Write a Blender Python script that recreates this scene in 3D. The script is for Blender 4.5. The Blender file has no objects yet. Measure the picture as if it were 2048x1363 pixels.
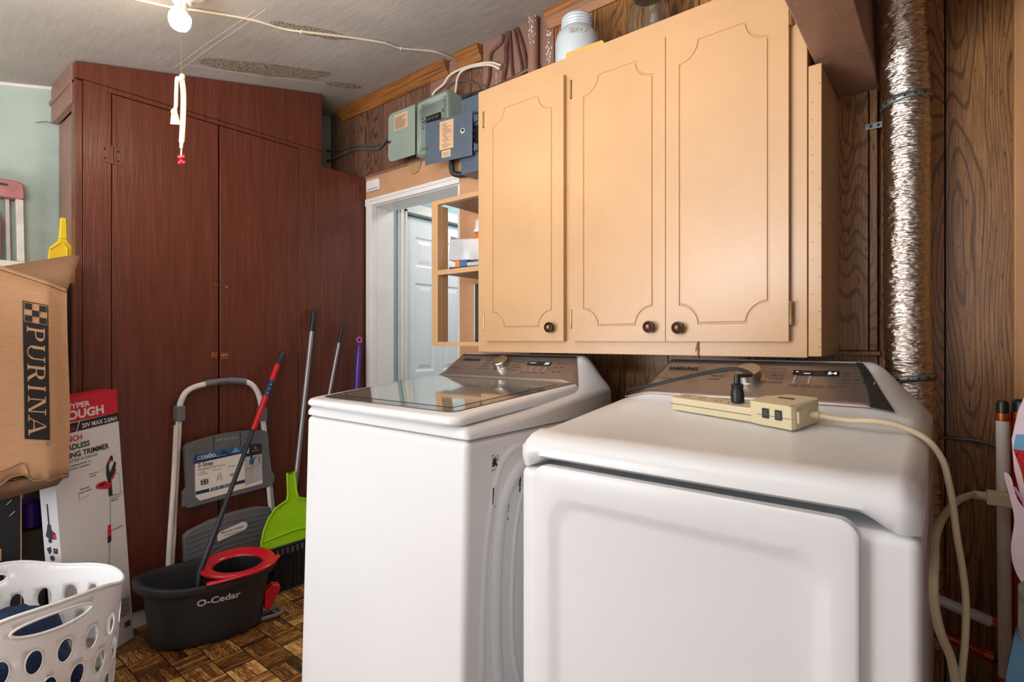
import bpy, bmesh, math, random
from mathutils import Vector, Matrix, noise
from mathutils.geometry import delaunay_2d_cdt
random.seed(7)
S = bpy.context.scene
C = S.collection
V = Vector
PI = math.pi

# ------------------------------------------------------------------ camera, light, exposure
EYE = 1.146
cam = bpy.data.cameras.new('camera'); cam.lens = 36 * 1075 / 2048; cam.sensor_width = 36; cam.shift_y = -0.0007
cam.clip_start = 0.02
co = bpy.data.objects.new('camera', cam); C.objects.link(co)
co.location = (0, 0, EYE); co.rotation_euler = (PI / 2, 0, math.radians(39.08))
S.camera = co
S.view_settings.view_transform = 'Standard'; S.view_settings.look = 'None'
S.view_settings.exposure = 0.0; S.view_settings.gamma = 1; S.view_settings.use_curve_mapping = False
w = bpy.data.worlds.new('world'); S.world = w; w.use_nodes = True
w.node_tree.nodes['Background'].inputs[0].default_value = (.8, .85, 1, 1)
w.node_tree.nodes['Background'].inputs[1].default_value = 0.3

def area(name, loc, target, sx, sy, watts, color):
    l = bpy.data.lights.new(name, 'AREA'); l.shape = 'RECTANGLE'; l.size = sx; l.size_y = sy; l.energy = watts; l.color = color
    o = bpy.data.objects.new(name, l); C.objects.link(o); o.location = loc
    o.rotation_euler = (V(target) - V(loc)).to_track_quat('-Z', 'Y').to_euler()
    return o
area('fill_behind_camera', (0.25, -1.25, 1.15), (-1.1, 1.2, 1.1), 1.9, .95, 11, (.93, .965, 1))  # added soft fill from behind the camera; the room has no window modelled there
area('closet_side_fill', (-1.95, -1.28, 1.0), (-2.2, 1.3, .8), 1.4, .9, 44, (.94, .97, 1))  # second added fill, brightens the closet and the lower left
area('ceiling_bounce_fill', (-.85, -.15, 1.52), (-.95, .2, 2.3), .8, .6, 50, (.95, .965, 1))  # added upward fill; its bounce off the ceiling brightens the appliance tops
area('hall_fill', (-1.9, 2.7, 2.28), (-1.95, 2.6, 0), .5, .5, 14, (1, .97, .94))  # unseen area light added to brighten the hall past the doorway

# ------------------------------------------------------------------ materials
def lin(c):
    return tuple(((x / 255) / 12.92 if x / 255 <= .04045 else ((x / 255 + .055) / 1.055) ** 2.4) for x in c) + (1,)
class NT:
    def __init__(s, name):
        s.m = bpy.data.materials.new(name); s.m.use_nodes = True; s.t = s.m.node_tree
        s.b = s.t.nodes['Principled BSDF']
    def n(s, typ, **k):
        o = s.t.nodes.new(typ)
        for a, v in k.items(): setattr(o, a, v)
        return o
    def l(s, a, b): s.t.links.new(a, b)
    def coord(s, scale=(1, 1, 1), rot=(0, 0, 0)):
        g = s.n('ShaderNodeNewGeometry') if False else s.n('ShaderNodeTexCoord')
        m = s.n('ShaderNodeMapping'); m.inputs['Scale'].default_value = scale; m.inputs['Rotation'].default_value = rot
        s.l(g.outputs['Object'], m.inputs[0]); return m.outputs[0]
    def noise(s, vec, scale=5, detail=4, rough=.55, dist=0):
        o = s.n('ShaderNodeTexNoise'); o.inputs['Scale'].default_value = scale; o.inputs['Detail'].default_value = detail
        o.inputs['Roughness'].default_value = rough; o.inputs['Distortion'].default_value = dist
        s.l(vec, o.inputs['Vector']); return o.outputs['Fac']
    def math(s, op, a, b=None, c=None):
        o = s.n('ShaderNodeMath', operation=op)
        for i, v in enumerate((a, b, c)):
            if v is None: continue
            if isinstance(v, (int, float)): o.inputs[i].default_value = v
            else: s.l(v, o.inputs[i])
        return o.outputs[0]
    def ramp(s, fac, stops):
        o = s.n('ShaderNodeValToRGB'); e = o.color_ramp.elements
        while len(e) < len(stops): e.new(.5)
        for el, (p, c) in zip(e, stops): el.position = p; el.color = c
        s.l(fac, o.inputs[0]); return o.outputs[0]
    def mix(s, fac, a, b, blend='MIX'):
        o = s.n('ShaderNodeMix', data_type='RGBA', blend_type=blend)
        if isinstance(fac, (int, float)): o.inputs[0].default_value = fac
        else: s.l(fac, o.inputs[0])
        for i, v in ((6, a), (7, b)):
            if isinstance(v, tuple): o.inputs[i].default_value = v
            else: s.l(v, o.inputs[i])
        return o.outputs[2]
    def bump(s, h, strength=.3, dist=.002):
        o = s.n('ShaderNodeBump'); o.inputs['Strength'].default_value = strength; o.inputs['Distance'].default_value = dist
        s.l(h, o.inputs['Height']); s.l(o.outputs[0], s.b.inputs['Normal'])
    def col(s, c):
        if isinstance(c, tuple): s.b.inputs['Base Color'].default_value = c
        else: s.l(c, s.b.inputs['Base Color'])
    def set(s, **k):
        for a, v in k.items(): s.b.inputs[a.replace('_', ' ')].default_value = v
MATS = {}
def pm(name, c, rough=.5, metal=0, bump=None, var=.06, vs=6, stretch=(1, 1, 1), emit=0, trans=0, coat=0, ior=1.5, dark=None):
    """painted / plastic / metal surface: base colour with slight mottling"""
    if name in MATS: return MATS[name]
    t = NT(name); base = lin(c)
    vec = t.coord(stretch)
    nz = t.noise(vec, vs, 5)
    d = dark and lin(dark) or tuple(x * (1 - var * 3) for x in base[:3]) + (1,)
    h = tuple(min(1, x * (1 + var)) for x in base[:3]) + (1,)
    t.col(t.ramp(nz, [(.3, d), (.55, base), (.75, h)]))
    t.set(Roughness=rough, Metallic=metal, IOR=ior)
    if coat: t.b.inputs['Coat Weight'].default_value = coat; t.b.inputs['Coat Roughness'].default_value = .08
    if trans: t.b.inputs['Transmission Weight'].default_value = trans
    if emit: t.b.inputs['Emission Color'].default_value = base; t.b.inputs['Emission Strength'].default_value = emit
    if bump: t.bump(t.noise(t.coord(stretch), bump[0], 6), bump[1], .003)
    MATS[name] = t.m; return t.m

def m_panelling(name, dark, mid, light, seed=0):
    t = NT(name)
    v = t.coord((4.6, 4.6, .62)); t0 = t.n('ShaderNodeVectorMath', operation='ADD'); t.l(v, t0.inputs[0]); t0.inputs[1].default_value = (seed, 0, seed)
    # every plank gets its own piece of pattern
    at = t.n('ShaderNodeAttribute', attribute_name='plank')
    t1 = t.n('ShaderNodeVectorMath', operation='ADD'); t.l(t0.outputs[0], t1.inputs[0])
    cx = t.n('ShaderNodeCombineXYZ'); t.l(t.math('MULTIPLY', at.outputs['Fac'], 37), cx.inputs[0]); t.l(t.math('MULTIPLY', at.outputs['Fac'], 11), cx.inputs[2])
    t.l(cx.outputs[0], t1.inputs[1])
    n1 = t.noise(t1.outputs[0], 1.0, 2.5, .45)
    lines = t.math('SINE', t.math('MULTIPLY', n1, 330))
    fine = t.noise(t.coord((90, 90, 3)), 3, 4, .6)
    spots = t.noise(t.coord((60, 60, 9)), 3, 3, .5)
    lf = t.ramp(lines, [(.0, (0, 0, 0, 1)), (.55, (0.0, 0.0, 0.0, 1)), (.92, (1, 1, 1, 1))])
    base = t.ramp(fine, [(.3, lin(dark)), (.5, lin(mid)), (.72, lin(light))])
    c = t.mix(t.math('MULTIPLY', lf, .74), base, lin(tuple(x * .5 for x in dark)))
    c = t.mix(t.ramp(spots, [(.62, (0, 0, 0, 1)), (.68, (1, 1, 1, 1))]), c, lin(tuple(x * .45 for x in dark)))
    big = t.noise(t.coord((2, 2, .8)), 2, 2)
    c = t.mix(t.math('MULTIPLY', big, .35), c, lin(mid))
    tone = t.math('MULTIPLY_ADD', at.outputs['Fac'], .4, .8)
    o = t.n('ShaderNodeVectorMath', operation='SCALE'); t.l(c, o.inputs[0]); t.l(tone, o.inputs['Scale'])
    t.l(o.outputs[0], t.b.inputs['Base Color'])
    t.set(Roughness=.42); t.bump(t.math('SUBTRACT', fine, t.math('MULTIPLY', lf, .5)), .25, .0012)
    return t.m
PANEL = m_panelling('wood_panelling', (88, 56, 28), (148, 100, 54), (178, 128, 76))
PANEL_L = m_panelling('rosewood_panelling', (72, 48, 36), (122, 86, 66), (146, 108, 86), 9)

def m_closet():
    t = NT('closet_paint')
    a = t.noise(t.coord((22, 22, 1.1)), 3, 6, .65)
    b = t.noise(t.coord((3, 3, 1.5)), 2, 4)
    c = t.ramp(a, [(.25, lin((72, 34, 22))), (.5, lin((92, 45, 31))), (.8, lin((114, 63, 48)))])
    c = t.mix(t.math('MULTIPLY', b, .5), c, lin((96, 44, 26)))
    # chips of the older coat showing through
    s = t.noise(t.coord((70, 70, 28)), 2, 3, .7)
    c = t.mix(t.ramp(s, [(.725, (0, 0, 0, 1)), (.75, (.7, .7, .7, 1))]), c, lin((170, 130, 110)))
    t.col(c); t.set(Roughness=.31)
    t.bump(t.math('ADD', a, t.math('MULTIPLY', t.noise(t.coord((60, 60, 5)), 3, 5), .8)), .42, .003)
    return t.m
CLOSET = m_closet()
def m_ceiling():
    t = NT('ceiling_paint')
    c = t.ramp(t.noise(t.coord(), 2.2, 5, .6), [(.3, lin((164, 156, 147))), (.7, lin((186, 179, 171)))])
    c = t.mix(t.ramp(t.noise(t.coord(), 38, 3), [(.72, (0, 0, 0, 1)), (.75, (.6, .6, .6, 1))]), c, lin((140, 128, 116)))
    t.col(c); t.set(Roughness=.6)
    t.bump(t.noise(t.coord((1, 3, 1)), 9, 6), .3, .006)
    return t.m
CEIL = m_ceiling()
def m_patch():
    t = NT('flaked_popcorn_texture')
    v = t.n('ShaderNodeTexVoronoi'); v.inputs['Scale'].default_value = 170; t.l(t.coord(), v.inputs['Vector'])
    t.col(t.ramp(v.outputs['Distance'], [(.1, lin((206, 194, 176))), (.45, lin((158, 146, 126))), (.7, lin((110, 98, 80)))]))
    t.set(Roughness=.85); t.bump(v.outputs['Distance'], .8, -.006)
    return t.m
PATCH = m_patch()
def m_parquet():
    t = NT('parquet_vinyl')
    g = t.n('ShaderNodeNewGeometry'); sep = t.n('ShaderNodeSeparateXYZ'); t.l(g.outputs['Position'], sep.inputs[0])
    T = .102
    x = t.math('DIVIDE', sep.outputs[0], T); y = t.math('DIVIDE', sep.outputs[1], T)
    ix = t.math('FLOOR', x); iy = t.math('FLOOR', y)
    par = t.math('FLOORED_MODULO', t.math('ADD', ix, iy), 2)
    fx = t.math('FRACT', x); fy = t.math('FRACT', y)
    def sel(a, b):
        o = t.n('ShaderNodeMix', data_type='FLOAT'); t.l(par, o.inputs[0]); t.l(a, o.inputs[2]); t.l(b, o.inputs[3]); return o.outputs[0]
    across = sel(fx, fy); along = sel(y, x)
    sa = t.math('MULTIPLY', across, 5); strip = t.math('FLOOR', sa); fs = t.math('FRACT', sa)
    wn = t.n('ShaderNodeTexWhiteNoise', noise_dimensions='3D'); cb = t.n('ShaderNodeCombineXYZ')
    t.l(ix, cb.inputs[0]); t.l(iy, cb.inputs[1]); t.l(strip, cb.inputs[2]); t.l(cb.outputs[0], wn.inputs['Vector'])
    wt = t.n('ShaderNodeTexWhiteNoise', noise_dimensions='2D'); cb1 = t.n('ShaderNodeCombineXYZ')
    t.l(ix, cb1.inputs[0]); t.l(iy, cb1.inputs[1]); t.l(cb1.outputs[0], wt.inputs['Vector'])
    cb2 = t.n('ShaderNodeCombineXYZ'); t.l(t.math('MULTIPLY', along, 2.2), cb2.inputs[0]); t.l(t.math('MULTIPLY', across, 14), cb2.inputs[1]); t.l(t.math('MULTIPLY', wn.outputs[0], 50), cb2.inputs[2])
    gr = t.n('ShaderNodeTexNoise'); gr.inputs['Scale'].default_value = 1.6; gr.inputs['Detail'].default_value = 5; t.l(cb2.outputs[0], gr.inputs['Vector'])
    f = t.math('ADD', t.math('MULTIPLY', gr.outputs['Fac'], .95), t.math('ADD', t.math('MULTIPLY', wn.outputs[0], .30), t.math('MULTIPLY', wt.outputs[0], .24)))
    c = t.ramp(f, [(.46, lin((46, 24, 10))), (.66, lin((104, 64, 30))), (.84, lin((160, 108, 56))), (1.0, lin((214, 164, 98)))])
    e = t.math('MINIMUM', t.math('MINIMUM', fx, t.math('SUBTRACT', 1, fx)), t.math('MINIMUM', fy, t.math('SUBTRACT', 1, fy)))
    e2 = t.math('MINIMUM', fs, t.math('SUBTRACT', 1, fs))
    gap = t.math('MAXIMUM', t.math('LESS_THAN', e, .018), t.math('MULTIPLY', t.math('LESS_THAN', e2, .05), .6))
    c = t.mix(gap, c, lin((34, 20, 12)))
    t.col(c); t.set(Roughness=.38); t.bump(t.math('SUBTRACT', gr.outputs['Fac'], gap), .3, .0015)
    return t.m
PARQ = m_parquet()
def m_foil():
    t = NT('foil_duct'); 
    v = t.n('ShaderNodeTexVoronoi'); v.inputs['Scale'].default_value = 70; v.feature = 'SMOOTH_F1'
    vec = t.coord((1, 1, 3.2)); nz = t.noise(vec, 34, 5, .7, .8)
    t.l(vec, v.inputs['Vector'])
    t.col(lin((226, 216, 206))); t.set(Roughness=.2, Metallic=1)
    t.bump(t.math('ADD', nz, v.outputs['Distance']), .55, .006)
    return t.m
FOIL = m_foil()
def m_card(name, c):
    t = NT(name); b = lin(c)
    n = t.noise(t.coord((1, 1, 6)), 30, 4)
    t.col(t.ramp(n, [(.3, tuple(x * .86 for x in b[:3]) + (1,)), (.7, b)])); t.set(Roughness=.8)
    t.bump(t.noise(t.coord(), 5, 4), .4, .01); return t.m
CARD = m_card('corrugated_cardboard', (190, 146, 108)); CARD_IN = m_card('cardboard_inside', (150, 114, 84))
def m_towel():
    t = NT('navy_terry'); n = t.noise(t.coord(), 160, 3, .8)
    t.col(t.ramp(n, [(.3, lin((12, 22, 44))), (.7, lin((32, 54, 92)))])); t.set(Roughness=.95); t.bump(n, 1, .006)
    return t.m
TOWEL = m_towel()
WHITE = pm('white_enamel', (232, 234, 236), .34, var=.006, vs=3, coat=.06)
WHITE2 = pm('white_enamel_trim', (226, 225, 224), .3, var=.008)
PEACH = pm('peach_paint', (190, 150, 107), .33, var=.03, vs=3, bump=(60, .12))
PEACHW = pm('peach_wall_paint', (196, 148, 110), .5, var=.06, vs=5, bump=(40, .3))
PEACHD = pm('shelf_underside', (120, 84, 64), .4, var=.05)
MAUVE = pm('mauve_brown_paint', (136, 100, 84), .5, var=.07, vs=6, bump=(30, .5))
MAUVEP = pm('painted_pipe', (96, 62, 52), .4, var=.12, vs=30)
SOFFIT = pm('soffit_paint', (158, 118, 96), .45, var=.06, vs=8, bump=(50, .4))
CROWN = pm('crown_wood', (142, 88, 40), .4, var=.22, vs=6, stretch=(.6, 14, 14))
POST = pm('post_wood', (176, 126, 80), .5, var=.12, vs=5, stretch=(6, 6, .5))
TEAL = pm('sage_wall_paint', (170, 186, 172), .55, var=.04, vs=4, bump=(30, .25), dark=(142, 160, 150))
TEALH = pm('hall_blue_paint', (160, 192, 196), .6, var=.02)
CREAM = pm('white_gloss_trim', (226, 222, 216), .35, var=.02, vs=8, bump=(30, .12))
DOORW = pm('hall_door_white', (224, 226, 228), .4, var=.01)
GREENB = pm('grey_green_enamel', (142, 154, 142), .4, var=.04)
BLUEB = pm('slate_enamel', (84, 96, 108), .38, var=.04)
BLACK = pm('black_plastic', (26, 26, 27), .35, var=.05)
RUBBER = pm('dark_rubber', (38, 39, 42), .5, var=.06)
DARK = pm('dark_void', (16, 12, 10), .8)
STEEL = pm('brushed_steel', (196, 194, 190), .28, 1, var=.04)
GALV = pm('galvanised_strap', (150, 156, 152), .45, .8, var=.15, vs=60)
ALU = pm('grey_painted_tube', (158, 158, 160), .35, .6, var=.03)
PANELMET = pm('graphite_panel', (164, 152, 144), .3, .75, var=.07, vs=4, stretch=(1, 1, 1))
PANELEND = pm('graphite_panel_end', (80, 79, 80), .35, .7)
LCD = pm('dark_display', (22, 24, 28), .2)
LCDLIT = pm('lit_digits', (190, 225, 240), .5, emit=1.3)
INK = pm('black_ink', (20, 18, 18), .6)
INKG = pm('grey_ink', (72, 66, 62), .6)
GLASS_LID = pm('tinted_lid_glass', (134, 146, 140), .03, var=.04, coat=1.0, vs=3)
LIDG = pm('lid_grey_border', (104, 104, 104), .1, var=.02, coat=.6)
IVORY = pm('ivory_plastic', (222, 208, 170), .38, var=.02)
IVORYC = pm('ivory_cord', (206, 192, 160), .5, var=.05)
CABLEW = pm('cream_cable', (214, 200, 176), .5, var=.05)
CABLEG = pm('grey_cable', (92, 86, 80), .5, var=.08)
BRONZE = pm('aged_bronze', (42, 34, 30), .35, .7)
COPPER = pm('copper_centre', (176, 118, 84), .3, .9)
BRASS = pm('brass', (178, 150, 92), .35, .9, var=.1, vs=60)
RED = pm('red_plastic', (200, 20, 36), .28, var=.02)
REDP = pm('red_print', (196, 24, 44), .5, var=.01)
LIME = pm('lime_plastic', (156, 214, 22), .32, var=.02)
PURPLE = pm('purple_plastic', (82, 42, 160), .25, var=.03)
VIOLET = pm('violet_plastic', (178, 96, 190), .3)
YELLOW = pm('yellow_plastic', (228, 190, 20), .4, var=.04)
GREYPL = pm('grey_step_plastic', (98, 100, 102), .5, var=.05, bump=(60, .2))
GREYSL = pm('grey_sleeve', (106, 108, 112), .5)
TUBEW = pm('white_powder_coat', (220, 217, 212), .3)
BUCKET = pm('charcoal_plastic', (44, 46, 48), .42, var=.04, bump=(300, .12))
SILVERINK = pm('silver_print', (190, 192, 192), .5)
PAPERW = pm('box_print_white', (214, 210, 210), .45, var=.01)
PAPERG = pm('box_print_grey', (176, 174, 176), .5, var=.02)
BLUEP = pm('blue_print', (44, 92, 140), .5, var=.02); NAVYP = pm('navy_print', (24, 50, 92), .5); LBLUEP = pm('light_blue_print', (120, 160, 196), .5)
PAPER = pm('label_paper', (226, 218, 208), .6, var=.03)
TANLBL = pm('tan_label', (206, 168, 128), .6, var=.06)
SKIN = pm('printed_skin', (196, 150, 124), .6)
FABRIC = pm('cream_ribbon', (220, 202, 160), .8, var=.05)
BASKET = pm('basket_white', (226, 224, 224), .4, var=.01)
REDPAINT = pm('worn_red_paint', (176, 112, 108), .5, var=.1, vs=14)
CHIPWHITE = pm('chipped_white_paint', (212, 204, 192), .5, var=.08, vs=14)
BROWNBOX = pm('dark_carton', (32, 31, 32), .45, var=.1, vs=14)
OLIVE = pm('olive_crate', (92, 80, 62), .7, var=.2, vs=12)
ORANGE = pm('orange_plastic', (238, 120, 30), .35)
FROST = pm('frosted_jar', (196, 204, 206), .3, var=.03, trans=.15)
def m_glass(name, c, r=.03, thin=True):
    t = NT(name); t.col(lin(c)); t.set(Roughness=r, IOR=1.45); t.b.inputs['Transmission Weight'].default_value = 1
    return t.m
GLASS = m_glass('clear_glass', (240, 244, 244)); CLEARPL = pm('clear_plastic', (236, 240, 244), .15); CLEARPL.node_tree.nodes['Principled BSDF'].inputs['Alpha'].default_value = .3; WHITEPL = pm('milky_plastic', (232, 232, 228), .3)
GLITTER = pm('red_glitter', (196, 30, 20), .35, .5, var=.3, vs=240); PINKP = pm('pale_pink_print', (232, 212, 222), .5); BLUEC = pm('sky_blue_print', (104, 166, 204), .5); LILAC = pm('lilac_print', (196, 160, 204), .5)
GOLD = pm('copper_foil', (200, 110, 60), .3, .9)
WRAPW = pm('white_wrapping', (214, 212, 208), .35); WRAPR = pm('red_wrapping', (160, 20, 26), .35)
SCRAPM = pm('scrap_pine', (226, 158, 84), .5, var=.06, stretch=(1, 10, 10))
RUST = pm('rust_drip', (150, 78, 34), .7, var=.25, vs=60)
SCUFF = pm('scuff_mark', (52, 50, 52), .8, var=.2, vs=90)
WHITEMARK = pm('white_flake', (206, 196, 186), .7)
BULBM = pm('lit_bulb', (255, 226, 178), .3, emit=130)
BULBN = pm('bulb_neck', (236, 230, 220), .4)

# ------------------------------------------------------------------ mesh helpers
def srt(*a): return V(a)
def catmull(pts, n=8, closed=False):
    P = [V(p) for p in pts]; out = []; L = len(P)
    rng = range(L if closed else L - 1)
    for i in rng:
        p0 = P[(i - 1) % L] if (closed or i > 0) else P[0] * 2 - P[1]
        p1 = P[i]; p2 = P[(i + 1) % L]
        p3 = P[(i + 2) % L] if (closed or i + 2 < L) else P[-1] * 2 - P[-2]
        for k in range(n):
            t = k / n
            out.append(.5 * ((2 * p1) + (-p0 + p2) * t + (2 * p0 - 5 * p1 + 4 * p2 - p3) * t * t + (-p0 + 3 * p1 - 3 * p2 + p3) * t ** 3))
    if not closed: out.append(P[-1])
    return out
class Fr:
    def __init__(s, o, r, u):
        s.o = V(o); s.r = V(r).normalized(); s.u = V(u); s.u = (s.u - s.u.dot(s.r) * s.r).normalized(); s.n = s.r.cross(s.u)
    def __call__(s, a, b, c=0): return s.o + a * s.r + b * s.u + c * s.n
_tc = {}
def text_mesh(body, bold):
    k = (body, bold)
    if k in _tc: return _tc[k]
    c = bpy.data.curves.new('t', 'FONT'); c.body = body; c.size = 1; c.offset = bold; c.resolution_u = 3; c.fill_mode = 'FRONT'
    o = bpy.data.objects.new('t', c); C.objects.link(o)
    dg = bpy.context.evaluated_depsgraph_get(); dg.update()
    m = bpy.data.meshes.new_from_object(o.evaluated_get(dg))
    vs = [v.co.copy() for v in m.vertices]; fs = [tuple(p.vertices) for p in m.polygons]
    bpy.data.objects.remove(o); bpy.data.curves.remove(c); bpy.data.meshes.remove(m)
    _tc[k] = (vs, fs); return _tc[k]
class MB:
    def __init__(s): s.v = []; s.f = []; s.fm = []; s.ms = []; s.attr = []; s.cur = 0.0
    def mi(s, m):
        if m not in s.ms: s.ms.append(m)
        return s.ms.index(m)
    def add(s, vs, fs, m):
        b = len(s.v); s.v += [V(p) for p in vs]; i = s.mi(m)
        for f in fs: s.f.append(tuple(b + k for k in f)); s.fm.append(i); s.attr.append(s.cur)
        return s
    def box(s, x0, x1, y0, y1, z0, z1, m):
        vs = [(x, y, z) for x in (x0, x1) for y in (y0, y1) for z in (z0, z1)]
        return s.add(vs, [(0, 1, 3, 2), (4, 6, 7, 5), (0, 4, 5, 1), (2, 3, 7, 6), (0, 2, 6, 4), (1, 5, 7, 3)], m)
    def fbox(s, F, a0, a1, b0, b1, c0, c1, m):
        vs = [F(x, y, z) for x in (a0, a1) for y in (b0, b1) for z in (c0, c1)]
        return s.add(vs, [(0, 1, 3, 2), (4, 6, 7, 5), (0, 4, 5, 1), (2, 3, 7, 6), (0, 2, 6, 4), (1, 5, 7, 3)], m)
    def poly(s, pts, m): return s.add(pts, [tuple(range(len(pts)))], m)
    def prism(s, pts, ext, m):
        n = len(pts); e = V(ext); a = [V(p) for p in pts]
        return s.add(a + [p + e for p in a], [tuple(range(n - 1, -1, -1)), tuple(range(n, 2 * n))] + [(i, (i + 1) % n, n + (i + 1) % n, n + i) for i in range(n)], m)
    def fprism(s, F, pts, c0, c1, m): return s.prism([F(a, b, c0) for a, b in pts], F.n * (c1 - c0), m)
    def tube(s, pts, r, m, n=8, closed=False, flat=None):
        P = [V(p) for p in pts]; L = len(P); R = r if isinstance(r, (list, tuple)) else [r] * L
        prev = None; vs = []
        for i in range(L):
            if closed: t = P[(i + 1) % L] - P[(i - 1) % L]
            else: t = P[min(i + 1, L - 1)] - P[max(i - 1, 0)]
            t = t.normalized() if t.length > 1e-9 else V((0, 0, 1))
            if prev is None:
                a = V((0, 0, 1)) if abs(t.z) < .9 else V((1, 0, 0)); nrm = t.cross(a).normalized()
            else: nrm = (prev - prev.dot(t) * t).normalized()
            prev = nrm; b = t.cross(nrm)
            for k in range(n):
                an = 2 * PI * k / n; d = (math.cos(an) * nrm + math.sin(an) * b) * R[i]
                if flat: d = V((d.x * flat[0], d.y * flat[1], d.z * flat[2]))
                vs.append(P[i] + d)
        fs = []
        for i in range(L if closed else L - 1):
            j = (i + 1) % L
            for k in range(n): fs.append((i * n + k, i * n + (k + 1) % n, j * n + (k + 1) % n, j * n + k))
        if not closed: fs.append(tuple(range(n - 1, -1, -1))); fs.append(tuple((L - 1) * n + k for k in range(n)))
        return s.add(vs, fs, m)
    def lathe(s, prof, c, m, axis=(0, 0, 1), n=24, sc=(1, 1)):
        ax = V(axis).normalized(); a = V((1, 0, 0)) if abs(ax.x) < .9 else V((0, 1, 0)); x = (a - a.dot(ax) * ax).normalized(); y = ax.cross(x)
        vs = []
        for r, h in prof:
            for k in range(n):
                t = 2 * PI * k / n; vs.append(V(c) + ax * h + x * (r * math.cos(t) * sc[0]) + y * (r * math.sin(t) * sc[1]))
        fs = []
        for i in range(len(prof) - 1):
            for k in range(n): fs.append((i * n + k, i * n + (k + 1) % n, (i + 1) * n + (k + 1) % n, (i + 1) * n + k))
        if prof[0][0] > 1e-5: fs.append(tuple(range(n - 1, -1, -1)))
        if prof[-1][0] > 1e-5: fs.append(tuple((len(prof) - 1) * n + k for k in range(n)))
        return s.add(vs, fs, m)
    def grid(s, fn, us, vs_, m, closed=False):
        nu, nv = len(us), len(vs_)
        vs = [fn(u, v) for u in us for v in vs_]; fs = []
        for i in range(nu if closed else nu - 1):
            for j in range(nv - 1):
                i2 = (i + 1) % nu; fs.append((i * nv + j, i2 * nv + j, i2 * nv + j + 1, i * nv + j + 1))
        return s.add(vs, fs, m)
    def text(s, body, F, a, b, h, m, width=None, bold=.012, c=.0006, mid=False):
        vs, fs = text_mesh(body, bold)
        if not vs: return s
        x0 = min(v.x for v in vs); x1 = max(v.x for v in vs); k = h / .72; kx = k
        if width: kx = width / (x1 - x0)
        off = -(x1 - x0) * kx / 2 if mid else 0
        return s.add([F(a + off + (v.x - x0) * kx, b + v.y * k, c) for v in vs], fs, m)
    def sheet(s, outer, holes, fn, m, step=None):
        """flat outline with holes, triangulated, then mapped by fn(u, v)"""
        vs = []; es = []
        for lp in [outer] + holes:
            b = len(vs); vs += [V((p[0], p[1])) for p in lp]; es += [(b + i, b + (i + 1) % len(lp)) for i in range(len(lp))]
        def inside(p, lp):
            r = False; j = len(lp) - 1
            for i in range(len(lp)):
                if (lp[i][1] > p[1]) != (lp[j][1] > p[1]) and p[0] < (lp[j][0] - lp[i][0]) * (p[1] - lp[i][1]) / (lp[j][1] - lp[i][1]) + lp[i][0]: r = not r
                j = i
            return r
        if step:
            xs = [p[0] for p in outer]; ys = [p[1] for p in outer]; x = min(xs) + step[0]
            while x < max(xs):
                y = min(ys) + step[1]
                while y < max(ys):
                    if inside((x, y), outer) and not any(inside((x, y), h) for h in holes): vs.append(V((x, y)))
                    y += step[1]
                x += step[0]
        r = delaunay_2d_cdt(vs, es, [], 0, 1e-6)
        fs = []
        for f in r[2]:
            cx = sum(r[0][i].x for i in f) / len(f); cy = sum(r[0][i].y for i in f) / len(f)
            if inside((cx, cy), outer) and not any(inside((cx, cy), h) for h in holes): fs.append(tuple(f))
        return s.add([fn(p.x, p.y) for p in r[0]], fs, m)
    def clusters(s):
        n = len(s.v); par = list(range(n))
        def find(a):
            while par[a] != a: par[a] = par[par[a]]; a = par[a]
            return a
        for f in s.f:
            r0 = find(f[0])
            for k in f[1:]:
                r1 = find(k)
                if r1 != r0: par[r1] = r0
        isl = {}
        for i, v in enumerate(s.v):
            b_ = isl.setdefault(find(i), [v.copy(), v.copy()])
            for a in range(3): b_[0][a] = min(b_[0][a], v[a]); b_[1][a] = max(b_[1][a], v[a])
        ks = list(isl); K = len(ks)
        if K == 1 or K > 400: return None
        sz = [max(isl[k][1] - isl[k][0]) for k in ks]; p2 = list(range(K))
        def f2(a):
            while p2[a] != a: p2[a] = p2[p2[a]]; a = p2[a]
            return a
        for a in range(K):
            A0, A1 = isl[ks[a]]
            for c in range(a + 1, K):
                B0, B1 = isl[ks[c]]
                g = math.sqrt(sum(max(0, A0[q] - B1[q], B0[q] - A1[q]) ** 2 for q in range(3)))
                if g <= max(.0195, .49 * max(sz[a], sz[c])):
                    ra, rc = f2(a), f2(c)
                    if ra != rc: p2[rc] = ra
        grp = {k: f2(i) for i, k in enumerate(ks)}
        return [grp[find(i)] for i in range(n)] if len(set(grp.values())) > 1 else None
    def build(s, name, parent=None, **kw):
        """one object; pieces of a part that lie apart become parts of their own"""
        cl_ = s.clusters() if parent is not None else None
        if not cl_: return s.build1(name, parent, **kw)
        out = []
        for g in sorted(set(cl_)):
            q = MB(); mp_ = {}
            for i, c in enumerate(cl_):
                if c == g: mp_[i] = len(q.v); q.v.append(s.v[i])
            q.ms = []
            for f, fm, at in zip(s.f, s.fm, s.attr):
                if cl_[f[0]] == g: q.f.append(tuple(mp_[k] for k in f)); q.fm.append(q.mi(s.ms[fm])); q.attr.append(at)
            out.append((len(q.v), q.build1(name, parent, **kw)))
        return max(out, key=lambda t: t[0])[1]
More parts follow.
